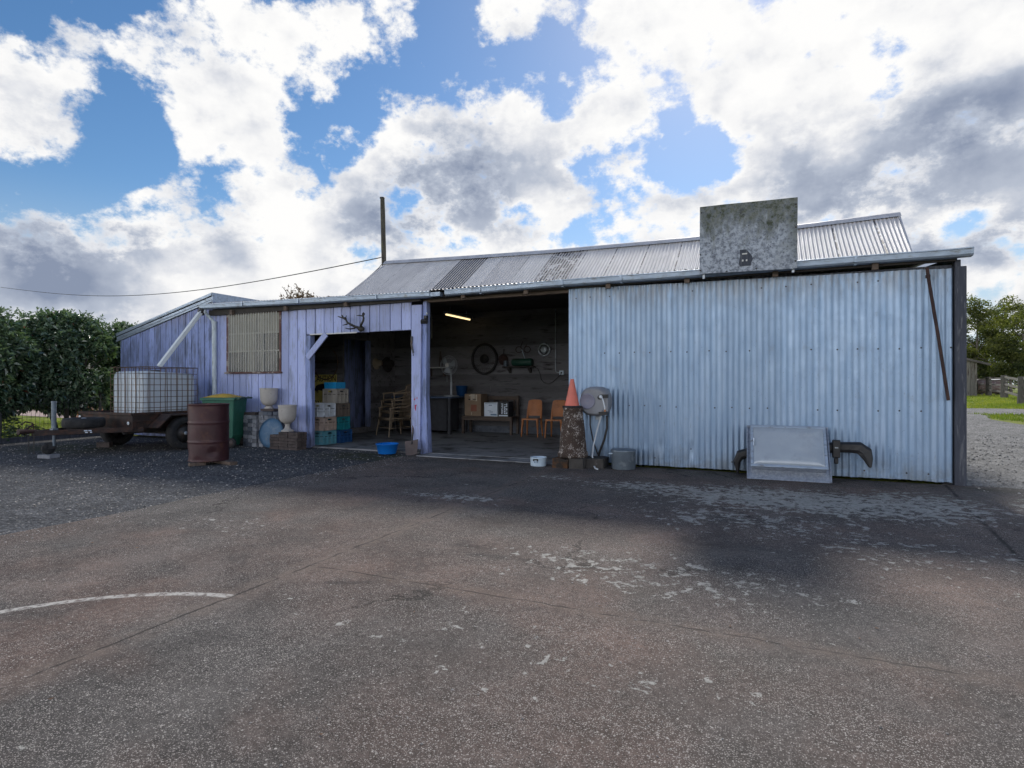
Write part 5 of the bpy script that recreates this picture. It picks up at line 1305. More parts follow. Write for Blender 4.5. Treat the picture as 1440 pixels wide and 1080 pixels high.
    b = MB(); b.lathe([(.001, -.03), (.11, -.02), (.12, .02), (.001, .03)], c, 24, Matrix.Rotation(R(90), 4, 'X')); b.build('hub', M['rubber'], t)
    t = thing('frying_pan', 'dark round frying pan hanging by its handle, right of the large wheel', 'pan', (-5.98, 12.96, 1.75))
    b = MB(); b.lathe([(.001, 0), (.115, 0), (.135, .035), (.13, .037), (.112, .008), (.001, .008)], (-5.98, 12.965, 1.865), 28, Matrix.Rotation(R(90), 4, 'X')); b.build('pan', M['rod'], t)
    b = MB(); b.bar((-5.975, 12.95, 1.99), (-5.965, 12.95, 2.13), .025, .01, (0, 1, 0)); b.build('handle', M['black'], t)
    t = thing('wall_rack', 'long dark rack on two brackets on the back wall', 'rack', (-5.5, 12.85, 1.7))
    b = MB(); b.box(-5.95, -5.12, 12.80, 12.97, 1.655, 1.685); b.build('board', M['ceiling'], t, bevel=.004)
    b = MB()
    for x in (-5.80, -5.25): b.prism([(12.97, 1.655), (12.82, 1.655), (12.86, 1.60), (12.97, 1.52)], x-.03, x+.03, lambda u, w, d: (d, u, w))
    b.build('bracket', M['ceiling'], t)
    b = MB(); b.tube([(-5.70, 12.87, 1.785), (-5.68, 12.87, 1.785), (-5.2, 12.87, 1.785), (-5.17, 12.87, 1.785)], [.07, .092, .092, .07], 14); o = b.build('heater', M['bin_dark']); tag(o, 'dark horizontal cylinder lying on the wall rack', 'heater')
    b = MB(); b.lathe([(0, 0), (.05, 0), (.055, .01), (.045, .13), (.05, .14), (0, .14)], (-5.88, 12.86, 1.686), 16); o = b.build('jug', M['pot']); tag(o, 'small grey jug at the left end of the wall rack', 'jug')
    b = MB()
    for sx in (-1, 1): b.tube([Vector((-5.45+sx*.11, 12.95, 2.10))+Vector((.085*math.cos(a), 0, .075*math.sin(a))) for a in [2*math.pi*i/20 for i in range(20)]], .009, 6, closed=True)
    b.tube([(-5.52, 12.95, 2.15), (-5.46, 12.95, 2.30)], .009, 6); b.tube([(-5.39, 12.95, 2.15), (-5.36, 12.95, 2.22)], .009, 6)
    o = b.build('iron_hook', M['rod']); tag(o, 'dark iron ornament of two rings on the wall above the rack', 'ornament')
    b = MB(); b.tube([(-5.47, 12.92, 2.10), (-5.36, 12.92, 1.80)], .008, 6); o = b.build('pale_stick', M['enamel']); tag(o, 'thin pale stick hanging in front of the two-ring ornament', 'stick')
    t = thing('hubcap', 'round chrome hubcap on the back wall, near the corrugated wall', 'hubcap', (-4.9, 12.97, 2.08))
    b = MB(); c = (-4.9, 12.975, 2.085); Mx = Matrix.Rotation(R(90), 4, 'X'); b.lathe([(.165, 0), (.168, .012), (.15, .022), (.13, .018)], c, 32, Mx); b.build('outer_ring', M['galv'], t)
    b = MB(); b.lathe([(.13, .010), (.10, .012)], c, 32, Mx); b.build('dark_ring', M['black'], t)
    b = MB(); b.lathe([(.10, .012), (.09, .035), (.05, .045), (.001, .048)], c, 32, Mx); b.build('cap', M['galv'], t)
    t = thing('power_outlet', 'grey power outlet at the foot of a conduit on the back wall', 'outlet', (-4.42, 12.97, 1.52))
    b = MB(); b.tube([(-4.60, 12.955, 3.05), (-4.60, 12.955, 1.60), (-4.585, 12.955, 1.545), (-4.54, 12.955, 1.525), (-4.50, 12.955, 1.525)], .012, 8); b.tube([(-4.60, 12.955, 2.28), (-4.60, 12.955, 2.31)], .02, 8); b.build('conduit', M['galv'], t)
    b = MB(); b.box(-4.50, -4.39, 12.935, 12.98, 1.47, 1.575); b.build('socket', M['enamel'], t, bevel=.006)
    b = MB(); b.box(-4.465, -4.425, 12.925, 12.934, 1.50, 1.54); b.build('plug', M['black'], t, bevel=.004)
    b = MB(); b.tube([(-5.14, 12.93, 1.66), (-5.06, 12.95, 1.62), (-5.00, 12.955, 1.50), (-4.97, 12.955, 1.36), (-4.90, 12.955, 1.28), (-4.78, 12.955, 1.25), (-4.68, 12.955, 1.29), (-4.55, 12.95, 1.40), (-4.445, 12.93, 1.50)], .006, 6)
    o = b.build('power_cable', M['wire']); tag(o, 'black cable drooping from the wall rack to the power outlet', 'cable')
bay_things()

# ------------------------------------------------------------------ left of the opening: drum, bin, stacks, urns
def yard_things():
    t = thing('oil_drum', 'rusted maroon oil drum standing on timber offcuts', 'drum', (-7.99, 6.245, .055))
    b = MB(); c = (-7.99, 6.245, .056); r = .29
    pr = [(0, .02), (r-.02, .02), (r-.018, 0), (r+.002, 0), (r+.003, .012), (r, .02)]
    for i in range(1, 61):
        z = .02+.84*i/61; d = 0
        for q in (.30, .595): d += .010*math.exp(-((z-q)/.010)**2)
        pr.append((r+d, z))
    pr += [(r, .865), (r+.008, .87), (r+.008, .885), (r-.008, .886), (r-.010, .868)]
    def dent(b):
        nv = []
        for p in b.v:
            x, y = p[0]-c[0], p[1]-c[1]; z = p[2]-c[2]
            k = 1-.02*max(0, mnoise.noise((x*5, y*5, z*4)))
            for ax, ay, az, rr, dp in ((-.16, -.25, .1, .11, .05), (.26, -.14, .14, .1, .05), (.1, -.28, .03, .08, .025)):
                q = math.sqrt((x-ax)**2+(y-ay)**2+(z-az)**2)
                if q < rr: k -= dp*(1-q/rr)**1.5*2
            nv.append((c[0]+x*k, c[1]+y*k, p[2]))
        b.v = nv
    b.lathe(pr, c, 64); dent(b); b.build('body', M['rust_drum'], t)
    b = MB(); b.lathe([(r-.010, .872), (r-.02, .870), (.001, .874)], c, 48); b.tube([(c[0]+.14, c[1]-.1, .93), (c[0]+.14, c[1]-.1, .945)], .03, 12); b.build('lid', M['rust_bright'], t)
    for nm, lb, args, rz in (('timber_offcut', 'short timber offcut under the front of the oil drum', (-.06, .06, -.10, .12, 0, .05), -25), ('timber_offcut', 'flat plank offcut under the right side of the oil drum', (-.32, .22, -.06, .06, 0, .052), -14), ('timber_offcut', 'timber offcut hidden behind the base of the oil drum', (-.2, .1, -.05, .05, 0, .05), 30)):
        loc = {0: (-7.93, 5.985), 1: (-7.66, 6.30), 2: (-8.1, 6.4)}[{-25: 0, -14: 1, 30: 2}[rz]]
        b = MB(); b.box(*args); o = b.build(nm, M['brown_timber'], bevel=.004); o.location = (loc[0], loc[1], .004); o.rotation_euler = (0, 0, R(rz)); tag(o, lb, 'offcut')
    # wheelie bin
    t = thing('wheelie_bin', 'green wheelie bin with a yellow lid, behind the oil drum', 'bin', (-9.80, 8.02, .0), R(24))
    b = MB()
    def ring(x0, x1, y, z): return [(x0, -y, z), (x1, -y, z), (x1, y, z), (x0, y, z)]
    rs = [ring(-.25, .19, .225, .03), ring(-.26, .20, .23, .10), ring(-.265, .27, .235, .24), ring(-.30, .30, .265, .80), ring(-.315, .315, .28, .955)]
    v = [p for r_ in rs for p in r_]; b.add(v, [(3,2,1,0)]+[(a+i, a+(i+1) % 4, a+4+(i+1) % 4, a+4+i) for a in (0, 4, 8, 12) for i in range(4)])
    b.build('body', M['bin'], t, local=True, bevel=.014)
    b = MB(); b.box(-.345, .345, -.30, .30, .956, .985); b.box(-.33, .33, -.31, -.30, .93, .985); b.build('rim', M['bin'], t, local=True, bevel=.008)
    b = MB()
    b.grid(10, 8, lambda u, v: (-.33+.62*u, -.27+.54*v, .988+.075*math.sin(math.pi*min(1, max(0, u)))*math.sin(math.pi*v)**.5)); b.build('lid', M['yellow'], t, local=True)
    b = MB(); b.tube([(.40, -.24, .975), (.40, .24, .975)], .016, 10)
    for y in (-.25, 0, .25): b.prism([(.335, .95), (.42, .955), (.43, .985), (.335, 1.0)], y-.015, y+.015, lambda u, w, d: (u, d, w))
    b.build('handle', M['bin_dark'], t, local=True)
    for s in (-1, 1):
        Mx = Matrix.Rotation(R(90), 4, 'X'); c = (.235, s*.235, .10)
        w = MB(); w.lathe([(.06, -.025), (.098, -.025), (.10, -.015), (.10, .015), (.098, .025), (.06, .025)], c, 24, Mx); ww = w.build('wheel', M['rubber'], t, local=True)
        w = MB(); w.lathe([(.001, -.02), (.06, -.015), (.06, .015), (.001, .02)], c, 16, Mx); w.build('hub', M['brick_brown'], ww, local=True)
    # paver stacks
    rnd = random.Random(2)
    def blk(name, mat, lab, grp, x, y, z, w, d, h, rz=0.):
        b = MB(); b.t = rnd.random(); b.box(-w/2, w/2, -d/2, d/2, 0, h)
        o = b.build(name, mat, bevel=.004); o.location = (x, y, z); o.rotation_euler = (0, 0, rz); tag(o, lab, 'paver', grp)
    for ci in range(3):
        for r_ in range(8):
            blk('paver', M['block_pale'] if ci == 2 or rnd.random() < .6 else M['block_blue'], 'pale grey paver in the lower stack beside the wheelie bin', 'pavers stacked beside the wheelie bin', -9.52+ci*.122+rnd.uniform(-.004, .004), 8.36+rnd.uniform(-.008, .008), r_*.079, .113, .2, .0735, R(rnd.uniform(-2, 2)))
    blk('paver', M['brick_brown'], 'dark flat slab on top of the lower grey paver stack', None, -9.43, 8.38, .632, .30, .2, .05)
    for ci in range(5):
        for r_ in range(9):
            pale = ci == 0 or (ci in (1,) and rnd.random() < .5)
            if ci >= 2 and r_ > 6 and rnd.random() < .0: continue
            blk('paver', M['block_pale'] if pale else M['block_blue'], 'grey paver in the taller stack under the left urn' if pale else 'slate-blue paver in the taller stack under the left urn', 'pale pavers under the left urn' if pale else 'slate pavers under the left urn', -9.135+ci*.122+rnd.uniform(-.004, .004), 8.40+rnd.uniform(-.01, .01), r_*.079, .113, .21, .0735, R(rnd.uniform(-2, 2)))
    blk('paver', M['brick_brown'], 'red-brown slab directly under the left urn', None, -9.0, 8.42, .712, .34, .2, .045)
    for ci in range(3):
        for dj in range(2):
            for r_ in range(6):
                if ci == 0 and r_ > 4: continue
                blk('brick', M['brick_brown'], 'dark brown brick in the low stack under the right urn', 'brown bricks under the right urn', -8.60+ci*.235+rnd.uniform(-.006, .006), 8.18+dj*.13+rnd.uniform(-.006, .006), r_*.056, .225, .115, .052, R(rnd.uniform(-2, 2)))
    # urns
    def urn(lab, x, y, z, k, tall):
        t = thing('garden_urn', lab, 'urn', (x, y, z), 0, 'cast stone urns')
        b = MB()
        if tall: b.lathe([(0, 0), (.145, 0), (.148, .02), (.13, .03), (.085, .055), (.062, .085), (.056, .12), (.07, .14), (.075, .155)], (x, y, z), 40)
        else: b.lathe([(0, 0), (.115, 0), (.12, .02), (.10, .03), (.08, .04), (.10, .055)], (x, y, z), 40)
        b.v = [(x+(p[0]-x)*.76, y+(p[1]-y)*.76, p[2]) for p in b.v]
        b.build('foot', M['urn'], t)
        h0 = .15 if tall else .05; b = MB()
        b.lathe([(.04, h0), (.09, h0+.012), (.145, h0+.04), (.188, h0+.085), (.210, h0+.15), (.216, h0+.25), (.222, h0+.33), (.229, h0+.345), (.229, h0+.36), (.205, h0+.362), (.195, h0+.25), (.15, h0+.1), (0, h0+.06)], (x, y, z), 48)
        b.v = [(x+(p[0]-x)*.76, y+(p[1]-y)*.76, p[2]) for p in b.v]
        b.build('bowl', M['urn'], t)
    urn('pale stone urn on the taller grey paver stack', -9.03, 8.40, .758, 1, False)
    urn('pale stone urn on a tall foot, standing on the brown bricks', -8.375, 8.24, .337, 1, True)
    b = MB(); Mx = rotM((-8.80, 8.235, .295), R(6), R(90-9)); b.lathe([(.001, .018), (.20, .014), (.27, 0), (.285, -.012), (.29, -.006), (.285, .004), (.27, .012)], (0, 0, 0), 40, Mx)
    o = b.build('round_lid', M['blue_disc']); tag(o, 'faded blue round lid leaning on the pavers behind the brown bricks', 'lid')
yard_things()

# ------------------------------------------------------------------ trailer and water tank
def trailer():
    t = thing('box_trailer', 'rusty brown box trailer with a spare tyre on its drawbar', 'trailer', (-11.1, 7.37, 0))
    x0, x1, y0, y1, zb, zt = -11.88, -10.36, 6.56, 8.42, .42, .72
    b = MB()
    b.box(x0, x1, y0, y0+.03, zb, zt); b.box(x0, x1, y1-.03, y1, zb, zt); b.box(x0, x0+.03, y0+.03, y1-.03, zb, zt); b.box(x1-.03, x1, y0+.03, y1-.03, zb, zt); b.box(x0+.03, x1-.03, y0+.03, y1-.03, zb, zb+.02)
    b.box(x0-.02, x1+.02, y0-.035, y0-.001, zt-.035, zt+.012); b.box(x1+.001, x1+.035, y0, y1, zt-.035, zt+.012); b.box(x0-.035, x0-.001, y0, y1, zt-.035, zt+.012)
    b.box(x1+.001, x1+.02, y0+.02, y1-.05, .56, .585); b.box(x1+.001, x1+.015, y0-.005, y0+.06, zb, zt-.036)
    b.build('tray', M['rust_brown'], t, bevel=.004)
    b = MB(); 
    for x in (x0+.25, x1-.25): b.box(x-.03, x+.03, y0, y1-.05, zb-.08, zb-.002)
    b.tube([(-11.95, 7.37, .31), (-10.3, 7.37, .31)], .03, 10); b.build('chassis', M['dark_steel'], t)
    b = MB(); b.bar((-11.08, 5.42, .43), (x1+.02, 6.75, .43), .05, .085); b.bar((-11.12, 5.42, .43), (x0+.02, 6.75, .43), .05, .085); b.box(-11.4, -10.8, 6.05, 6.10, .40, .46); b.build('drawbar', M['rust_brown'], t, bevel=.004)
    b = MB(); d = Vector((1.46-.74+.0, 1.33, 0)); 
    for f, w, dz in ((.43, .05, .012), (.47, .045, .012), (.44, .04, -.018), (.485, .03, -.018)):
        p = Vector((-11.08, 5.42, .43)).lerp(Vector((x1+.02, 6.75, .43)), f); n_ = Vector((1.33, -.74, 0)).normalized()
        b.bar(p+n_*.0265+Vector((0, 0, dz)), p+n_*.0265+Vector((0, 0, dz))+Vector((.74, 1.33, 0)).normalized()*w, .001, .018)
    b.build('sticker', M['white_card'], t)
    b = MB(); b.tube([(-11.1, 5.45, .46), (-11.1, 5.30, .47), (-11.1, 5.20, .47)], [.035, .04, .05], 10); b.bar((-11.1, 5.30, .50), (-11.1, 5.42, .58), .03, .02); b.tube([(-11.1, 5.42, .50), (-11.1, 5.40, .60), (-11.1, 5.30, .63), (-11.1, 5.24, .58)], .012, 8); b.build('coupling', M['rod'], t)
    for k, (x, y) in enumerate(((-11.06, 5.40), (-11.13, 5.36))):
        b = MB(); z = .42
        for i in range(11):
            ang = (i % 2)*math.pi/2
            b.tube([Vector((x+.010*math.cos(a)*math.cos(ang), y+.010*math.cos(a)*math.sin(ang), z+.020*math.sin(a))) for a in [2*math.pi*j/8 for j in range(8)]], .0045, 5, closed=True); z -= .031
        b.build('safety_chain', M['dark_steel'], t)
    j = MB(); j.tube([(-11.0, 5.66, .50), (-11.0, 5.66, .93)], .036, 14); j.tube([(-11.0, 5.66, .93), (-11.0, 5.66, .96)], .04, 14); j.tube([(-11.0, 5.66, .20), (-11.0, 5.66, .52)], .024, 12); j.box(-11.045, -10.955, 5.62, 5.70, .43, .50); j.build('jockey_stand', M['pot'], t)
    w = MB(); Mx = Matrix.Rotation(R(90), 4, 'Y'); w.lathe([(.02, -.03), (.085, -.032), (.1, -.02), (.1, .02), (.085, .032), (.02, .03)], (-11.04, 5.60, .165), 24, Mx); jw = w.build('jockey_wheel', M['rubber'], t)
    w = MB(); w.box(-11.085, -11.0, 5.585, 5.615, .16, .21); w.box(-11.085, -11.078, 5.58, 5.70, .155, .25); w.box(-11.005, -10.998, 5.58, 5.70, .155, .25); w.build('fork', M['dark_steel'], jw)
    def wheel(c, flat=False, nm='wheel'):
        Mx = Matrix.Identity(4) if flat else Matrix.Rotation(R(90), 4, 'Y')
        w = MB(); w.lathe([(.19, -.075), (.25, -.088), (.295, -.082), (.312, -.06), (.316, -.02), (.316, .02), (.312, .06), (.295, .082), (.25, .088), (.19, .075)], c, 44, Mx); ty = w.build(nm, M['rubber'], t)
        w = MB(); w.lathe([(.195, -.07), (.185, -.02), (.12, .02), (.11, .045), (.05, .05), (.045, .075), (.001, .08)], c, 28, Mx); w.build('rim', M['dark_steel'], ty)
        w = MB(); w.lathe([(.036, .05), (.036, .086), (.001, .09)], c, 16, Mx); w.build('hub_cap', M['galv'], ty)
    wheel((-10.13, 7.37, .316)); wheel((-12.10, 7.37, .316)); wheel((-11.03, 6.14, .565), True, 'spare_tyre')
    for s, xa, xb in ((1, -10.322, -10.02), (-1, -12.22, -11.918)):
        b = MB(); o = [(6.80, .46), (6.82, .45), (7.06, .66), (7.70, .66), (7.94, .46), (7.96, .47), (7.71, .685), (7.05, .685)]
        b.prism(o, xa, xb, lambda u, w_, d: (d, u, w_)); b.build('mudguard', M['rust_brown'], t, bevel=.003)
    b = MB(); b.lathe([(.030, 0), (.028, .008), (.001, .010)], (-10.41, 6.522, .545), 18, Matrix.Rotation(R(90), 4, 'X')); b.build('reflector', M['white_metal'], t)
    b = MB(); b.lathe([(.028, 0), (.026, .008), (.001, .010)], (-11.84, 6.522, .63), 18, Matrix.Rotation(R(90), 4, 'X')); b.build('reflector', M['white_metal'], t)
    b = MB(); b.box(-.13, .13, -.09, .09, 0, .062); o = b.build('paver', M['block_pale'], bevel=.006); o.location = (-11.03, 5.60, .003); o.rotation_euler = (0, 0, R(12)); tag(o, 'flat grey paver on the gravel under the jockey wheel', 'paver')
    b = MB(); b.box(-.12, .12, -.06, .06, 0, .1); o = b.build('brick', M['brick_brown'], bevel=.005); o.location = (-11.9, 7.0, .003); o.rotation_euler = (0, 0, R(30)); tag(o, 'dark brick chocked against the far trailer wheel', 'brick')
    # IBC
    t = thing('water_tank', 'white plastic water tank in a rusty wire cage, sitting in the trailer', 'tank', (-11.12, 7.5, .442))
    X0, X1, Y0, Y1, Z0, Z1 = -11.60, -10.64, 6.93, 8.05, .45, 1.575
    b = MB()
    ex, ey = (X1-X0)/2-.012, (Y1-Y0)/2-.012; cx, cy = (X0+X1)/2, (Y0+Y1)/2
    def rr(k, z, q=.12):
        out = []
        for i in range(40):
            a = 2*math.pi*(i+.5)/40; c, s_ = math.cos(a), math.sin(a); p = .16
            out.append((cx+ex*k*math.copysign(abs(c)**p, c), cy+ey*k*math.copysign(abs(s_)**p, s_), z))
        return out
    prof = [(.9, .47), (.97, .485), (1., .52), (1., .8), (1., 1.1), (1., 1.38), (.985, 1.44), (.95, 1.475), (.88, 1.492), (.7, 1.50), (.4, 1.505), (.01, 1.50)]
    v = []
    for k, z in prof:
        for p in rr(k, z):
            sag = -.05*max(0, (p[1]-Y0)/(Y1-Y0)-.2) if z > 1.3 else 0
            v.append((p[0]+.008*mnoise.noise((p[0]*3, p[1]*3, p[2]*5)), p[1]+.008*mnoise.noise((p[0]*3, p[1]*3, p[2]*5+9)), p[2]+sag))
    b.smooth = True; b.add(v, [(i*40+j, i*40+(j+1) % 40, (i+1)*40+(j+1) % 40, (i+1)*40+j) for i in range(len(prof)-1) for j in range(40)])
    b.build('bottle', M['tank'], t)
    b = MB(); r = .0055
    for z in (.47, .62, .745, .80, .90, 1.005, 1.12, 1.235, 1.35, 1.45, 1.575):
        b.tube([(X0, Y0, z), (X1, Y0, z), (X1, Y1, z), (X0, Y1, z)], r if z < 1.5 else .009, 6, closed=True)
    rnd = random.Random(6)
    def vert(x, y):
        dx, dy = rnd.uniform(-.012, .012), rnd.uniform(-.012, .012)
        if abs(x-X0) < .01 or abs(x-X1) < .01: dx = 0
        else: dy = 0
        b.tube([(x, y, .46), (x+dx, y+dy, 1.05), (x, y, 1.58)], r, 6)
    for i in range(10):
        for y in (Y0, Y1): vert(X0+(X1-X0)*i/9, y); 
        if i in (2, 4, 7): vert(X0+(X1-X0)*(i+.22)/9, Y0)
    for i in range(1, 10):
        for x in (X0, X1): vert(x, Y0+(Y1-Y0)*i/10)
        if i in (1, 4, 6, 8): vert(X1, Y0+(Y1-Y0)*(i+.22)/10)
    b.build('cage', M['cage'], t)
    b = MB(); b.lathe([(.09, 1.49), (.09, 1.53), (.08, 1.54), (.001, 1.54)], (-11.1, 7.48, -.012), 24); b.build('lid', M['dark_steel'], t)
trailer()

# ------------------------------------------------------------------ hedge, fence and garden on the left
def leaf(b, p, d, up, L, W, fold=.25):
    """one folded leaf: two faces along d, normal near up"""
    d = d.normalized(); s = d.cross(up)
    if s.length < 1e-4: s = d.orthogonal()
    s.normalize(); n = s.cross(d)
    a = p; m = p+d*L*.5; t = p+d*L-n*L*.12
    b.add([a, m+s*W*.5+n*W*fold, t, m-s*W*.5+n*W*fold], [(0, 1, 2), (0, 2, 3)])
def rvec(rnd):
    while True:
        v = Vector((rnd.uniform(-1, 1), rnd.uniform(-1, 1), rnd.uniform(-1, 1)))
        if .05 < v.length < 1: return v.normalized()
def hedge_shrub(label, cx, cy, hx, hy, z0, z1, n, seed, thin=0., stems=5, name='hedge_shrub'):
    rnd = random.Random(seed)
    t = thing(name, label, 'shrub', (cx, cy, 0), 0, 'clipped hedge shrubs along the wire fence')
    b = MB(); hz = (z1-z0)/2; cz = (z0+z1)/2
    # twig skeleton carries the leaves
    for k in range(n):
        v = rvec(rnd); p = 2.8
        q = (abs(v.x)**p+abs(v.y)**p+abs(v.z)**p)**(1/p); v = v/q
        lump = 1+.16*mnoise.noise((v.x*2.2+seed, v.y*2.2, v.z*2.2))+.10*mnoise.noise((v.x*5+seed, v.y*5, v.z*5))
        r = 1-abs(rnd.gauss(0, .10)) if rnd.random() < .78 else rnd.uniform(.25, .95)
        pt = Vector((cx+v.x*hx*lump*r, cy+v.y*hy*lump*r, cz+v.z*hz*lump*r))
        g = mnoise.noise((pt.x*2.1, pt.y*2.1, pt.z*2.1+seed))
        if g < -.44+thin*max(0, (pt.y-cy)/hy) * (1 if pt.z < cz+.2*hz else .2): continue
        if pt.z < z0+.2 and mnoise.noise((pt.x*3, pt.y*3, 4)) < -.1: continue
        b.slot = 1 if (rnd.random() < .003 or (abs(pt.y-7.0) < .2 and pt.z > z1-.22 and rnd.random() < .3)) else 0
        b.t = min(1, max(0, rnd.gauss(.45, .25)+.25*g))
        d = (Vector((v.x, v.y, v.z*.4))*.7+rvec(rnd)*.9+Vector((0, 0, -.15)))
        up = Vector((v.x*.5, v.y*.5, 1.))+rvec(rnd)*.55
        L = rnd.uniform(.10, .185); leaf(b, pt, d, up, L, L*.48)
    # shoots that break the clipped outline
    for k in range(90):
        v = rvec(rnd); v.z = abs(v.z)+.2; q = max(abs(v.x), abs(v.y), abs(v.z)); v /= q
        p0 = Vector((cx+v.x*hx*.92, cy+v.y*hy*.92, cz+v.z*hz*.92)); d = (v+rvec(rnd)*.4).normalized()
        for i in range(6): b.slot = 0; b.t = rnd.uniform(.4, .95); leaf(b, p0+d*(.05+i*.035)*rnd.uniform(.6, 1.2), d+rvec(rnd)*.8, Vector((0, 0, 1))+rvec(rnd)*.4, .09, .04)
    b.build('foliage', [M['hedge'], M['hedge_red']], t)
    b = MB()
    for k in range(stems):
        a = 2*math.pi*k/stems+rnd.random(); x, y = cx+.12*math.cos(a), cy+.16*math.sin(a)
        tx, ty = cx+hx*.75*math.cos(a), cy+hy*.75*math.sin(a)
        pts = [Vector((x, y, 0)), Vector((x+.05*math.cos(a), y+.05*math.sin(a), z0*.6)), Vector((x*.6+tx*.4, y*.6+ty*.4, z0+.2)), Vector((tx, ty, cz+rnd.uniform(-.1, .5)*hz))]
        b.tube(pts, [.07, .055, .04, .015], 7)
        for j in range(9):
            s0 = pts[2].lerp(pts[3], rnd.random()); e = s0+Vector((rnd.uniform(-.5, .5)*hx, rnd.uniform(-.5, .5)*hy, rnd.uniform(-.1, .7)*hz))
            b.tube([s0, s0.lerp(e, .5)+rvec(rnd)*.05, e], [.016, .010, .005], 5, caps=False)
    b.build('stems', M['bark'], t)
hedge_shrub('large glossy hedge shrub at the left edge of the photo', -15.2, 6.15, .85, 1.15, .48, 2.74, 17500, 3)
hedge_shrub('glossy hedge shrub behind the drawbar of the trailer', -15.2, 8.05, .72, .86, .56, 2.86, 11500, 7, .6)
hedge_shrub('dark narrow shrub squeezed between the hedge and the lavender wing', -15.6, 9.75, .6, .55, .35, 2.75, 7000, 12)
def small_plant(label, x, y, h, r, n, seed, red=0.):
    rnd = random.Random(seed); t = thing('garden_plant', label, 'plant', (x, y, 0)); b = MB()
    for k in range(n):
        a = rnd.random()*6.28; q = r*math.sqrt(rnd.random()); z = h*rnd.uniform(.15, 1)*(1-.5*q/r)
        b.t = rnd.random(); b.slot = 1 if rnd.random() < red else 0
        leaf(b, Vector((x+q*math.cos(a), y+q*math.sin(a), z)), Vector((math.cos(a), math.sin(a), rnd.uniform(-.4, .7))), Vector((0, 0, 1))+rvec(rnd)*.5, rnd.uniform(.07, .13), .05)
    b.build('foliage', [M['hedge'], M['hedge_red']], t)
    b = MB()
    for k in range(6):
        a = rnd.random()*6.28; b.tube([(x, y, 0), (x+r*.4*math.cos(a), y+r*.4*math.sin(a), h*.7)], [.012, .005], 5)
    b.build('stems', M['bark'], t)
small_plant('low dark leafy plant behind the wire fence at the left edge', -15.0, 6.55, .95, .42, 420, 1)
small_plant('low dark plant behind the wire fence beside the jockey wheel', -15.1, 7.2, .42, .3, 240, 2)
small_plant('small reddish plant at the foot of the orange brick wall', -17.6, 10.3, .62, .45, 300, 4, .25)
def left_fence():
    t = thing('wire_fence', 'low dark wire mesh fence in front of the hedge', 'fence', (-14.6, 6.8, 0))
    b = MB(); y0, y1 = 4.2, 8.62
    y = y0
    while y < y1: b.tube([(-14.6, y, .06), (-14.6, y, .93)], .0035, 4, caps=False); y += .08
    for z in (.08, .22, .37, .52, .67, .82, .93): b.tube([(-14.605, y0, z), (-14.605, y1, z)], .0035, 4, caps=False)
    b.build('mesh', M['mesh_wire'], t)
    for y in (4.6, 6.55, 8.5):
        b = MB(); b.tube([(-14.63, y, 0), (-14.63, y, 1.0)], .022, 8); b.build('post', M['mesh_wire'], t)
    b = MB(); b.box(-14.67, -14.61, y0, y1, -.02, .11); b.build('plinth', M['dark_timber'], t)
left_fence()
def garden():
    t = thing('garden_brick_wall', 'orange brick wall topped with pale pickets, seen under the hedge', 'wall', (-19.2, 11.7, 0))
    b = MB(); b.box(-21.4, -17.2, 11.6, 11.82, 0, .64); b.build('brickwork', M['brickwall'], t)
    b = MB(); b.box(-21.42, -17.18, 11.58, 11.84, .641, .70); b.build('coping', M['house'], t)
    x = -21.3
    b = MB()
    while x < -17.2: b.box(x, x+.07, 11.69, 11.72, .701, 1.18); x += .125
    b.box(-21.4, -17.2, 11.721, 11.75, .80, .85); b.box(-21.4, -17.2, 11.721, 11.75, 1.05, 1.10); b.build('pickets', M['house'], t)
    b = MB(); b.box(-36, -24, 16.7, 16.95, 0, .5); o = b.build('low_garden_wall', M['house']); tag(o, 'low pale garden wall far across the lawn, seen under the hedge', 'wall')
    t = thing('neighbour_house', 'pale house beyond the lawn, mostly hidden by the hedge', 'house', (-40, 22, 0))
    b = MB(); b.box(-46, -32, 20, 27, 0, 2.6); b.build('walls', M['house'], t)
    b = MB(); v = [(-46.5, 19.5, 2.6), (-31.5, 19.5, 2.6), (-31.5, 27.5, 2.6), (-46.5, 27.5, 2.6), (-43.5, 23.5, 4.0), (-34.5, 23.5, 4.0)]
    b.add(v, [(0,1,5,4),(1,2,5),(2,3,4,5),(3,0,4),(3,2,1,0)]); b.build('roof', M['barn_roof'], t)
    for x in (-43.5, -38, -34):
        b = MB(); b.box(x-.8, x+.8, 19.96, 19.998, .9, 2.1); f = b.build('window', M['white_paint'], t)
        b = MB(); b.box(x-.72, x-.03, 19.94, 19.958, .98, 2.02); b.box(x+.03, x+.72, 19.94, 19.958, .98, 2.02); b.build('pane', M['dark_glass'], f)
garden()

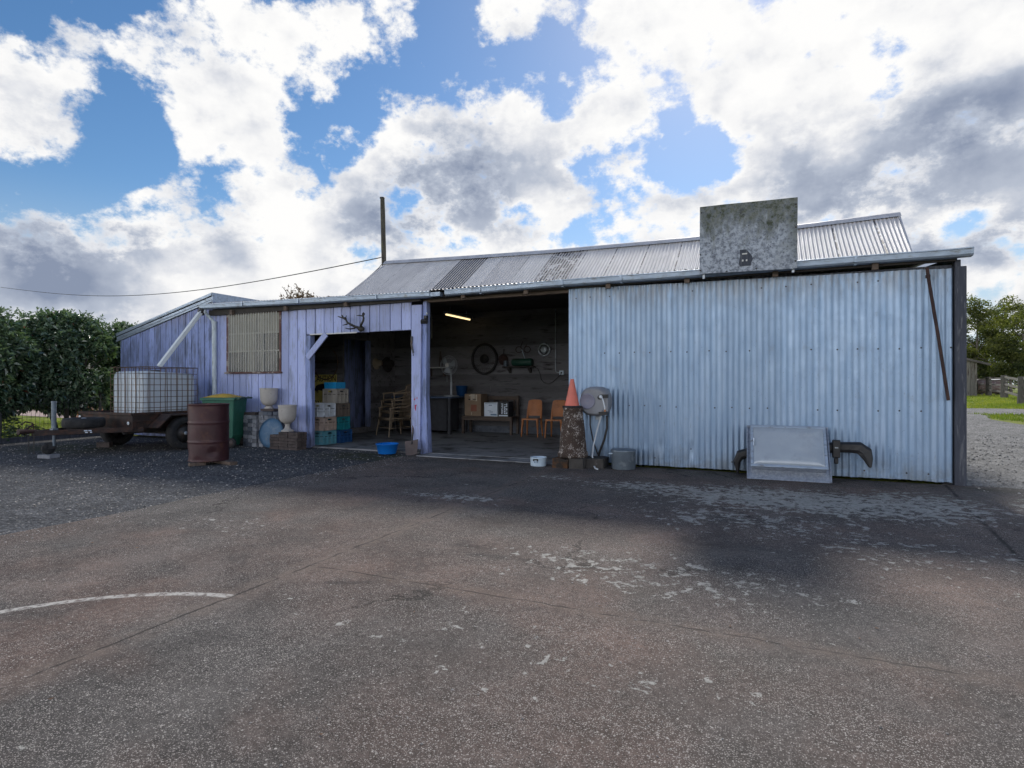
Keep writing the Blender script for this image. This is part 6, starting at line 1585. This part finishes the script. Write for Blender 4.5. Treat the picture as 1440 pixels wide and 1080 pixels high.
# ------------------------------------------------------------------ pole, wire and the twiggy tree behind the roof
def pole_and_wire():
    b = MB(); rnd = random.Random(1); pts = []; rs = []
    for i in range(14):
        k = i/13; pts.append((-11.335-.033*7.42*k+.008*math.sin(k*7), 15.5, 7.42*k)); rs.append(.088-.014*k+rnd.uniform(-.004, .004))
    pts[-1] = (-11.58, 15.5, 7.42)
    t = thing('utility_pole', 'weathered leaning timber pole behind the left end of the roof', 'pole', (-11.5, 15.5, 0))
    b.tube(pts, rs, 14); b.build('shaft', M['pole'], t)
    b = MB(); b.lathe([(.085, 0), (.085, .03), (.001, .05)], (-11.585, 15.5, 7.405), 14); b.build('cap', M['dark_steel'], t)
    b = MB(); b.tube([(-11.50, 15.42, 5.45), (-11.62, 15.40, 5.42), (-11.75, 15.38, 5.40)], .012, 6); b.build('wire_hook', M['dark_steel'], t)
    P = []
    TH = math.atan(355/800); c, s = math.cos(TH), math.sin(TH)
    a, e = Vector((-11.60, 15.4, 5.42)), Vector((-48., 21.5, 7.9))
    for i in range(41):
        k = i/40; p = a.lerp(e, k); p.z -= 1.05*math.sin(math.pi*k)*(1-.25*k); P.append(p)
    b = MB(); b.tube(P, .016, 6); o = b.build('overhead_wire', M['wire']); tag(o, 'black overhead wire running left from the timber pole', 'wire')
    b = MB(); b.tube([(-11.50, 15.42, 5.40), (-11.40, 15.38, 5.30), (-11.48, 15.2, 5.05), (-11.75, 15.0, 4.72), (-11.85, 14.9, 4.52), (-11.7, 14.7, 4.2)], .012, 6); o = b.build('service_wire', M['wire']); tag(o, 'thin looped service wire dropping from the timber pole to the roof', 'wire')
pole_and_wire()
def twiggy_tree():
    rnd = random.Random(9); x, y = -15.6, 16.
    t = thing('twiggy_tree', 'sparse twiggy tree top with russet leaves showing above the lavender wing', 'tree', (x, y, 0))
    b = MB(); b.tube([(x, y, 0), (x+.1, y, 1.8), (x, y+.1, 3.2)], [.12, .09, .06], 8); b.build('trunk', M['bark'], t)
    b = MB(); lv = MB()
    def grow(p, d, L, r, k):
        e = p+d*L; m = p.lerp(e, .5)+rvec(rnd)*L*.08
        b.tube([p, m, e], [r, r*.8, r*.6], 5, caps=False)
        if k == 0:
            for i in range(5):
                lv.t = rnd.random(); leaf(lv, p.lerp(e, rnd.random()), rvec(rnd), rvec(rnd), rnd.uniform(.06, .11), .05)
            return
        for i in range(rnd.choice((2, 3, 3))):
            q = (d+rvec(rnd)*.75+Vector((0, 0, .15))).normalized(); grow(p.lerp(e, rnd.uniform(.6, 1)), q, L*rnd.uniform(.6, .85), r*.6, k-1)
    for i in range(8):
        a = 6.28*i/8; grow(Vector((x, y, 3.1)), Vector((math.cos(a)*.55, math.sin(a)*.3, .9)).normalized(), .75, .028, 3)
    b.build('branches', M['bark'], t); lv.build('leaves', M['twig_leaf'], t)
twiggy_tree()

# ------------------------------------------------------------------ paddock on the right
TH = math.atan(355/800); CT, ST = math.cos(TH), math.sin(TH)
def tree(label, x, y, h, r, n, leafm, seed, trunk=.16, airy=.5, name='gum_tree', group='trees beyond the paddock fence', low=.25):
    rnd = random.Random(seed); z0 = gh(x, y)-.05
    t = thing(name, label, 'tree', (x, y, z0), 0, group)
    b = MB(); pts = []; 
    for i in range(7):
        k = i/6; pts.append(Vector((x+.35*mnoise.noise((seed, k*2, 0))*h*.12, y+.35*mnoise.noise((seed, k*2, 7))*h*.12, z0+h*.82*k)))
    b.tube(pts, [trunk*(1-.8*i/6) for i in range(7)], 8)
    clumps = []
    nl = int(9+6*airy)
    for i in range(nl):
        k = low+(1-low)*((i+.5)/nl); j = min(5, int(k*6)); p = pts[j].lerp(pts[j+1], k*6-j if j < 6 else 1)
        a = rnd.random()*6.28; rad = r*rnd.uniform(.45, 1.)*math.sin(math.pi*min(1, (k*.72+.22)))
        e = Vector((p.x+rad*math.cos(a), p.y+rad*math.sin(a), min(z0+h*.97, p.z+h*rnd.uniform(.06, .2))))
        m = p.lerp(e, .5)+Vector((0, 0, h*.02))
        b.tube([p, m, e], [trunk*.38*(1-k*.5), trunk*.24, trunk*.1], 6, caps=False)
        for q in range(3):
            e2 = e+Vector((rnd.uniform(-.3, .3)*r, rnd.uniform(-.3, .3)*r, rnd.uniform(-.02, .1)*h)); b.tube([m.lerp(e, .6), e2], [trunk*.1, trunk*.04], 5, caps=False)
            clumps.append((e2, r*rnd.uniform(.20, .36)))
        clumps.append((e, r*rnd.uniform(.24, .42)))
    clumps.append((Vector((pts[-1].x, pts[-1].y, z0+h*.93)), r*.33)); clumps.append((Vector((pts[-1].x, pts[-1].y, z0+h*.8)), r*.4))
    b.build('trunk', M['bark_pale'], t)
    b = MB(); tot = sum(c[1]**2 for c in clumps)
    for c, cr in clumps:
        tone = rnd.uniform(.1, .8)
        for i in range(int(n*cr*cr/tot)):
            v = rvec(rnd); q = cr*rnd.random()**.45
            p = c+Vector((v.x*q, v.y*q, v.z*q*.62)); b.t = min(1, max(0, tone+rnd.gauss(0, .18)+.2*v.z))
            leaf(b, p, rvec(rnd)+Vector((0, 0, -.3)), rvec(rnd)+Vector((0, 0, .6)), rnd.uniform(.16, .34), rnd.uniform(.08, .15))
    b.build('crown', leafm, t)
def px(xp, Z): u = (xp-720)/800; return (-ST*Z+CT*u*Z, CT*Z+ST*u*Z)
trees = [('tall round-crowned tree directly right of the dark corner post', 1374, 58, 9.7, 3.0, 5200, 'gum', 21, .2, .3), ('slender open-crowned tree with sky showing through it', 1411, 64, 10.2, 2.4, 2300, 'gum_dark', 25, .2, .8),
         ('tall tree at the right edge of the photo', 1438, 60, 9.9, 2.6, 4200, 'gum', 23, .22, .4), ('shorter yellow-green tree between the taller ones', 1398, 54, 6.4, 2.2, 3800, 'gum', 24, .16, .4),
         ('yellow-green tree just outside the right edge, behind the nearest fence post', 1462, 52, 7.6, 2.6, 3800, 'gum', 25, .18, .4), ('tall tree hidden behind the dark corner post', 1346, 62, 9.5, 2.9, 3600, 'gum_dark', 26, .2, .4),
         ('dark tree well right of the photo', 1500, 60, 9.5, 3.0, 3200, 'gum_dark', 27, .2, .4), ('dark tree far right of the photo', 1560, 64, 10, 3.2, 3200, 'gum_dark', 28, .2, .4), ('short dark tree between the taller ones, low behind the old tank', 1422, 53, 4.8, 2.0, 3000, 'gum_dark', 29, .14, .3)]
for lb, xp, Z, h, r, n, mt, sd, tr, ai in trees:
    x, y = px(xp, Z); tree(lb, x, y, h, r, n, M[mt], sd, tr, ai)
for lb, xp, Z, h, r, sd in (('dark low bush behind the old tank', 1384, 55, 2.9, 1.9, 41), ('dark low bush under the open-crowned tree', 1404, 58, 3.1, 2.0, 42), ('dark low bush behind the nearest fence post', 1436, 57, 3.2, 2.2, 43), ('dark low bush outside the right edge', 1468, 57, 3.0, 2.2, 44), ('dark low bush behind the barn', 1358, 60, 3.0, 2.2, 45)):
    x, y = px(xp, Z); tree(lb, x, y, h, r, 2300, M['gum_dark'], sd, .09, .2, 'paddock_bush', 'dark bushes under the trees', .05)
def far_trees():
    b = MB(); rnd = random.Random(77)
    for i in range(60):
        x = -70+i*4.2+rnd.uniform(-1, 1); y = 95+rnd.uniform(-6, 6)
        if x < 4: y += 25
        h = rnd.uniform(5.5, 8.5); r = rnd.uniform(2.4, 3.6)
        for j in range(260):
            v = rvec(rnd); q = rnd.random()**.4; b.t = rnd.uniform(.1, .8)
            leaf(b, Vector((x+v.x*r*q, y+v.y*r*q, .2+h*.5+v.z*h*.5*q)), rvec(rnd), rvec(rnd)+Vector((0, 0, .5)), rnd.uniform(.5, .9), rnd.uniform(.3, .5))
    o = b.build('far_woodland', M['gum_dark']); tag(o, 'far dark woodland along the horizon behind the trees', 'woodland', kind='stuff')
far_trees()
def paddock():
    def P(xp, Z, lift=0): x, y = px(xp, Z); return x, y, gh(x, y)+lift
    t = thing('paddock_fence', 'weathered post and rail fence running across the paddock', 'fence', (14., 45., .36))
    posts = [(1360, 50.5, 1.45, .17), (1390, 44.5, 1.45, .2), (1412, 36.5, 1.45, .2), (1437.5, 25.2, 1.22, .18), (1480, 19.5, 1.25, .2)]
    for xp, Z, h, w in posts:
        x, y, z = P(xp, Z); b = MB(); b.tube([(x, y, z-.1), (x+.02, y, z+h*.5), (x, y+.02, z+h)], [w*1.05, w*.95, w*.85], 9); b.build('post', M['fence_wood'], t)
    for (a, c) in zip(posts, posts[1:]):
        xa, ya, za = P(a[0], a[1]); xc, yc, zc = P(c[0], c[1])
        for i, f in enumerate((.28, .58, .88)):
            b = MB(); b.bar((xa, ya-.12, za+a[2]*f+.03*i), (xc, yc-.12, zc+c[2]*f-.03), .05, .11); b.build('rail', M['fence_wood'], t)
        for f in (.45, .73):
            b = MB(); b.tube([(xa, ya-.16, za+a[2]*f), (xc, yc-.16, zc+c[2]*f)], .008, 5); b.build('wire_strand', M['mesh_wire'], t)
    x, y, z = P(1434.5, 26.5); b = MB(); b.bar((x, y, z+.55), (x-.05, y, z+1.15), .10, .04, (0, 1, 0)); b.build('white_marker', M['white_paint'], t)
    # barn
    x1, y1, z1 = P(1374, 43); x1 -= .0
    t = thing('timber_barn', 'weathered grey timber barn beside the dark corner post', 'barn', (x1-3, y1+3, z1))
    b = MB(); wall_boards(b, x1-6, x1, y1, z1-.05, lambda q: z1+2.55+(x1-q)*.30, .24, 31, .02, .03)
    b.box(x1-6, x1-.02, y1+.001, y1+.04, z1, z1+2.5); b.build('front_wall', M['barn'], t)
    b = MB(); b.box(x1-.05, x1, y1+.05, y1+7, z1, z1+2.5); b.box(x1-6, x1-5.95, y1+.05, y1+7, z1, z1+4.3); b.build('side_wall', M['barn'], t)
    b = MB(); corrugated(b, y1-.35, y1+7.3, lambda u, v, h: (x1+.75-7.2*v, u, z1+2.40+7.2*.30*v+h), .012, 5, (0, 1)); 
    b.build('roof', M['barn_roof'], t)
    b = MB(); b.box(x1-6.4, x1+.02, y1-.34, y1-.31, z1+2.3, z1+2.38) if False else b.bar((x1+.75, y1-.34, z1+2.33), (x1-6.4, y1-.34, z1+2.33+7.15*.30), .03, .14, (0, 0, 1)); b.build('barge_board', M['barn_roof'], t)
    # old tank lying on its side
    x, y, z = P(1391, 47); t = thing('old_tank', 'faded red tank lying on its side behind the paddock fence', 'tank', (x, y, z))
    M4 = Matrix.Rotation(R(90), 4, 'Y') @ Matrix.Identity(4)
    b = MB(); b.lathe([(.52, -1.05), (.56, -1.04), (.56, -.4), (.57, -.38), (.56, -.36), (.56, .4), (.57, .42), (.56, .44), (.56, 1.03), (.52, 1.05), (.2, 1.12), (.001, 1.13)], (x, y, z+.68), 32, Matrix.Rotation(R(12), 4, 'Z') @ M4); b.build('shell', M['old_tank'], t)
    b = MB(); b.lathe([(.53, -1.02), (.5, -.98), (.001, -.95)], (x, y, z+.68), 32, Matrix.Rotation(R(12), 4, 'Z') @ M4); b.build('open_end_shade', M['ceiling'], t)  # dark disc takes the place of the shade inside the open tank
    b = MB()
    for k in (-.6, .6): b.box(x+k-.08, x+k+.08, y-.5, y+.5, z-.02, z+.14)
    b.build('bearer', M['fence_wood'], t)
    b = MB(); b.grid(12, 6, lambda u, v: (x-.9+2.2*u, y-.35+.7*v, z+1.245+.09*math.sin(math.pi*u)*math.sin(math.pi*v)+.02*math.sin(u*9))); o = b.build('roof_sheet', M['white_paint']); tag(o, 'pale curled metal sheet lying on top of the old red tank', 'sheet')
paddock()
def grass():
    rnd = random.Random(15); b = MB()
    def blade(x, y, s):
        z = gh(x, y)-.012; a = rnd.random()*6.28; w = s*.14; l = rnd.uniform(-.5, .5)*s
        b.t = min(1, max(0, .4+.9*mnoise.noise((x*.7, y*.7, 2))+rnd.gauss(0, .2)))
        b.add([(x-w*math.cos(a), y-w*math.sin(a), z), (x+w*math.cos(a), y+w*math.sin(a), z), (x+l*math.cos(a+1), y+l*math.sin(a+1), z+s)], [(0, 1, 2)])
    def inside(x, y):                                   # keep off the gravel drive
        lo = 25.4+(max(0, x-2.6))*.08; hi = 22.3+max(0, x-6)*.06
        return (y > lo+.15) or (x > 6.0+.2*math.sin(y*3) and 18.2 < y < hi and x > 6.0+(20.5-y)*.6) or (x > 9 and 15.6 < y < hi)
    k = 0
    while k < 22000:
        Z = 13+37*rnd.random()**1.3; xp = rnd.uniform(1345, 1470); x, y = px(xp, Z)
        if inside(x, y) and mnoise.noise((x*.8, y*.8, 0)) > -.35: blade(x, y, rnd.uniform(.04, .11))
        k += 1
    for i in range(16000):
        x = rnd.uniform(-26, -14.7); y = rnd.uniform(5, 12.2)
        if x < -17.4 and y > 11.5: continue
        blade(x, y, rnd.uniform(.03, .08))
    o = b.build('grass', M['grass']); tag(o, 'short green grass on the lawn and the paddock', 'grass', kind='stuff')
grass()
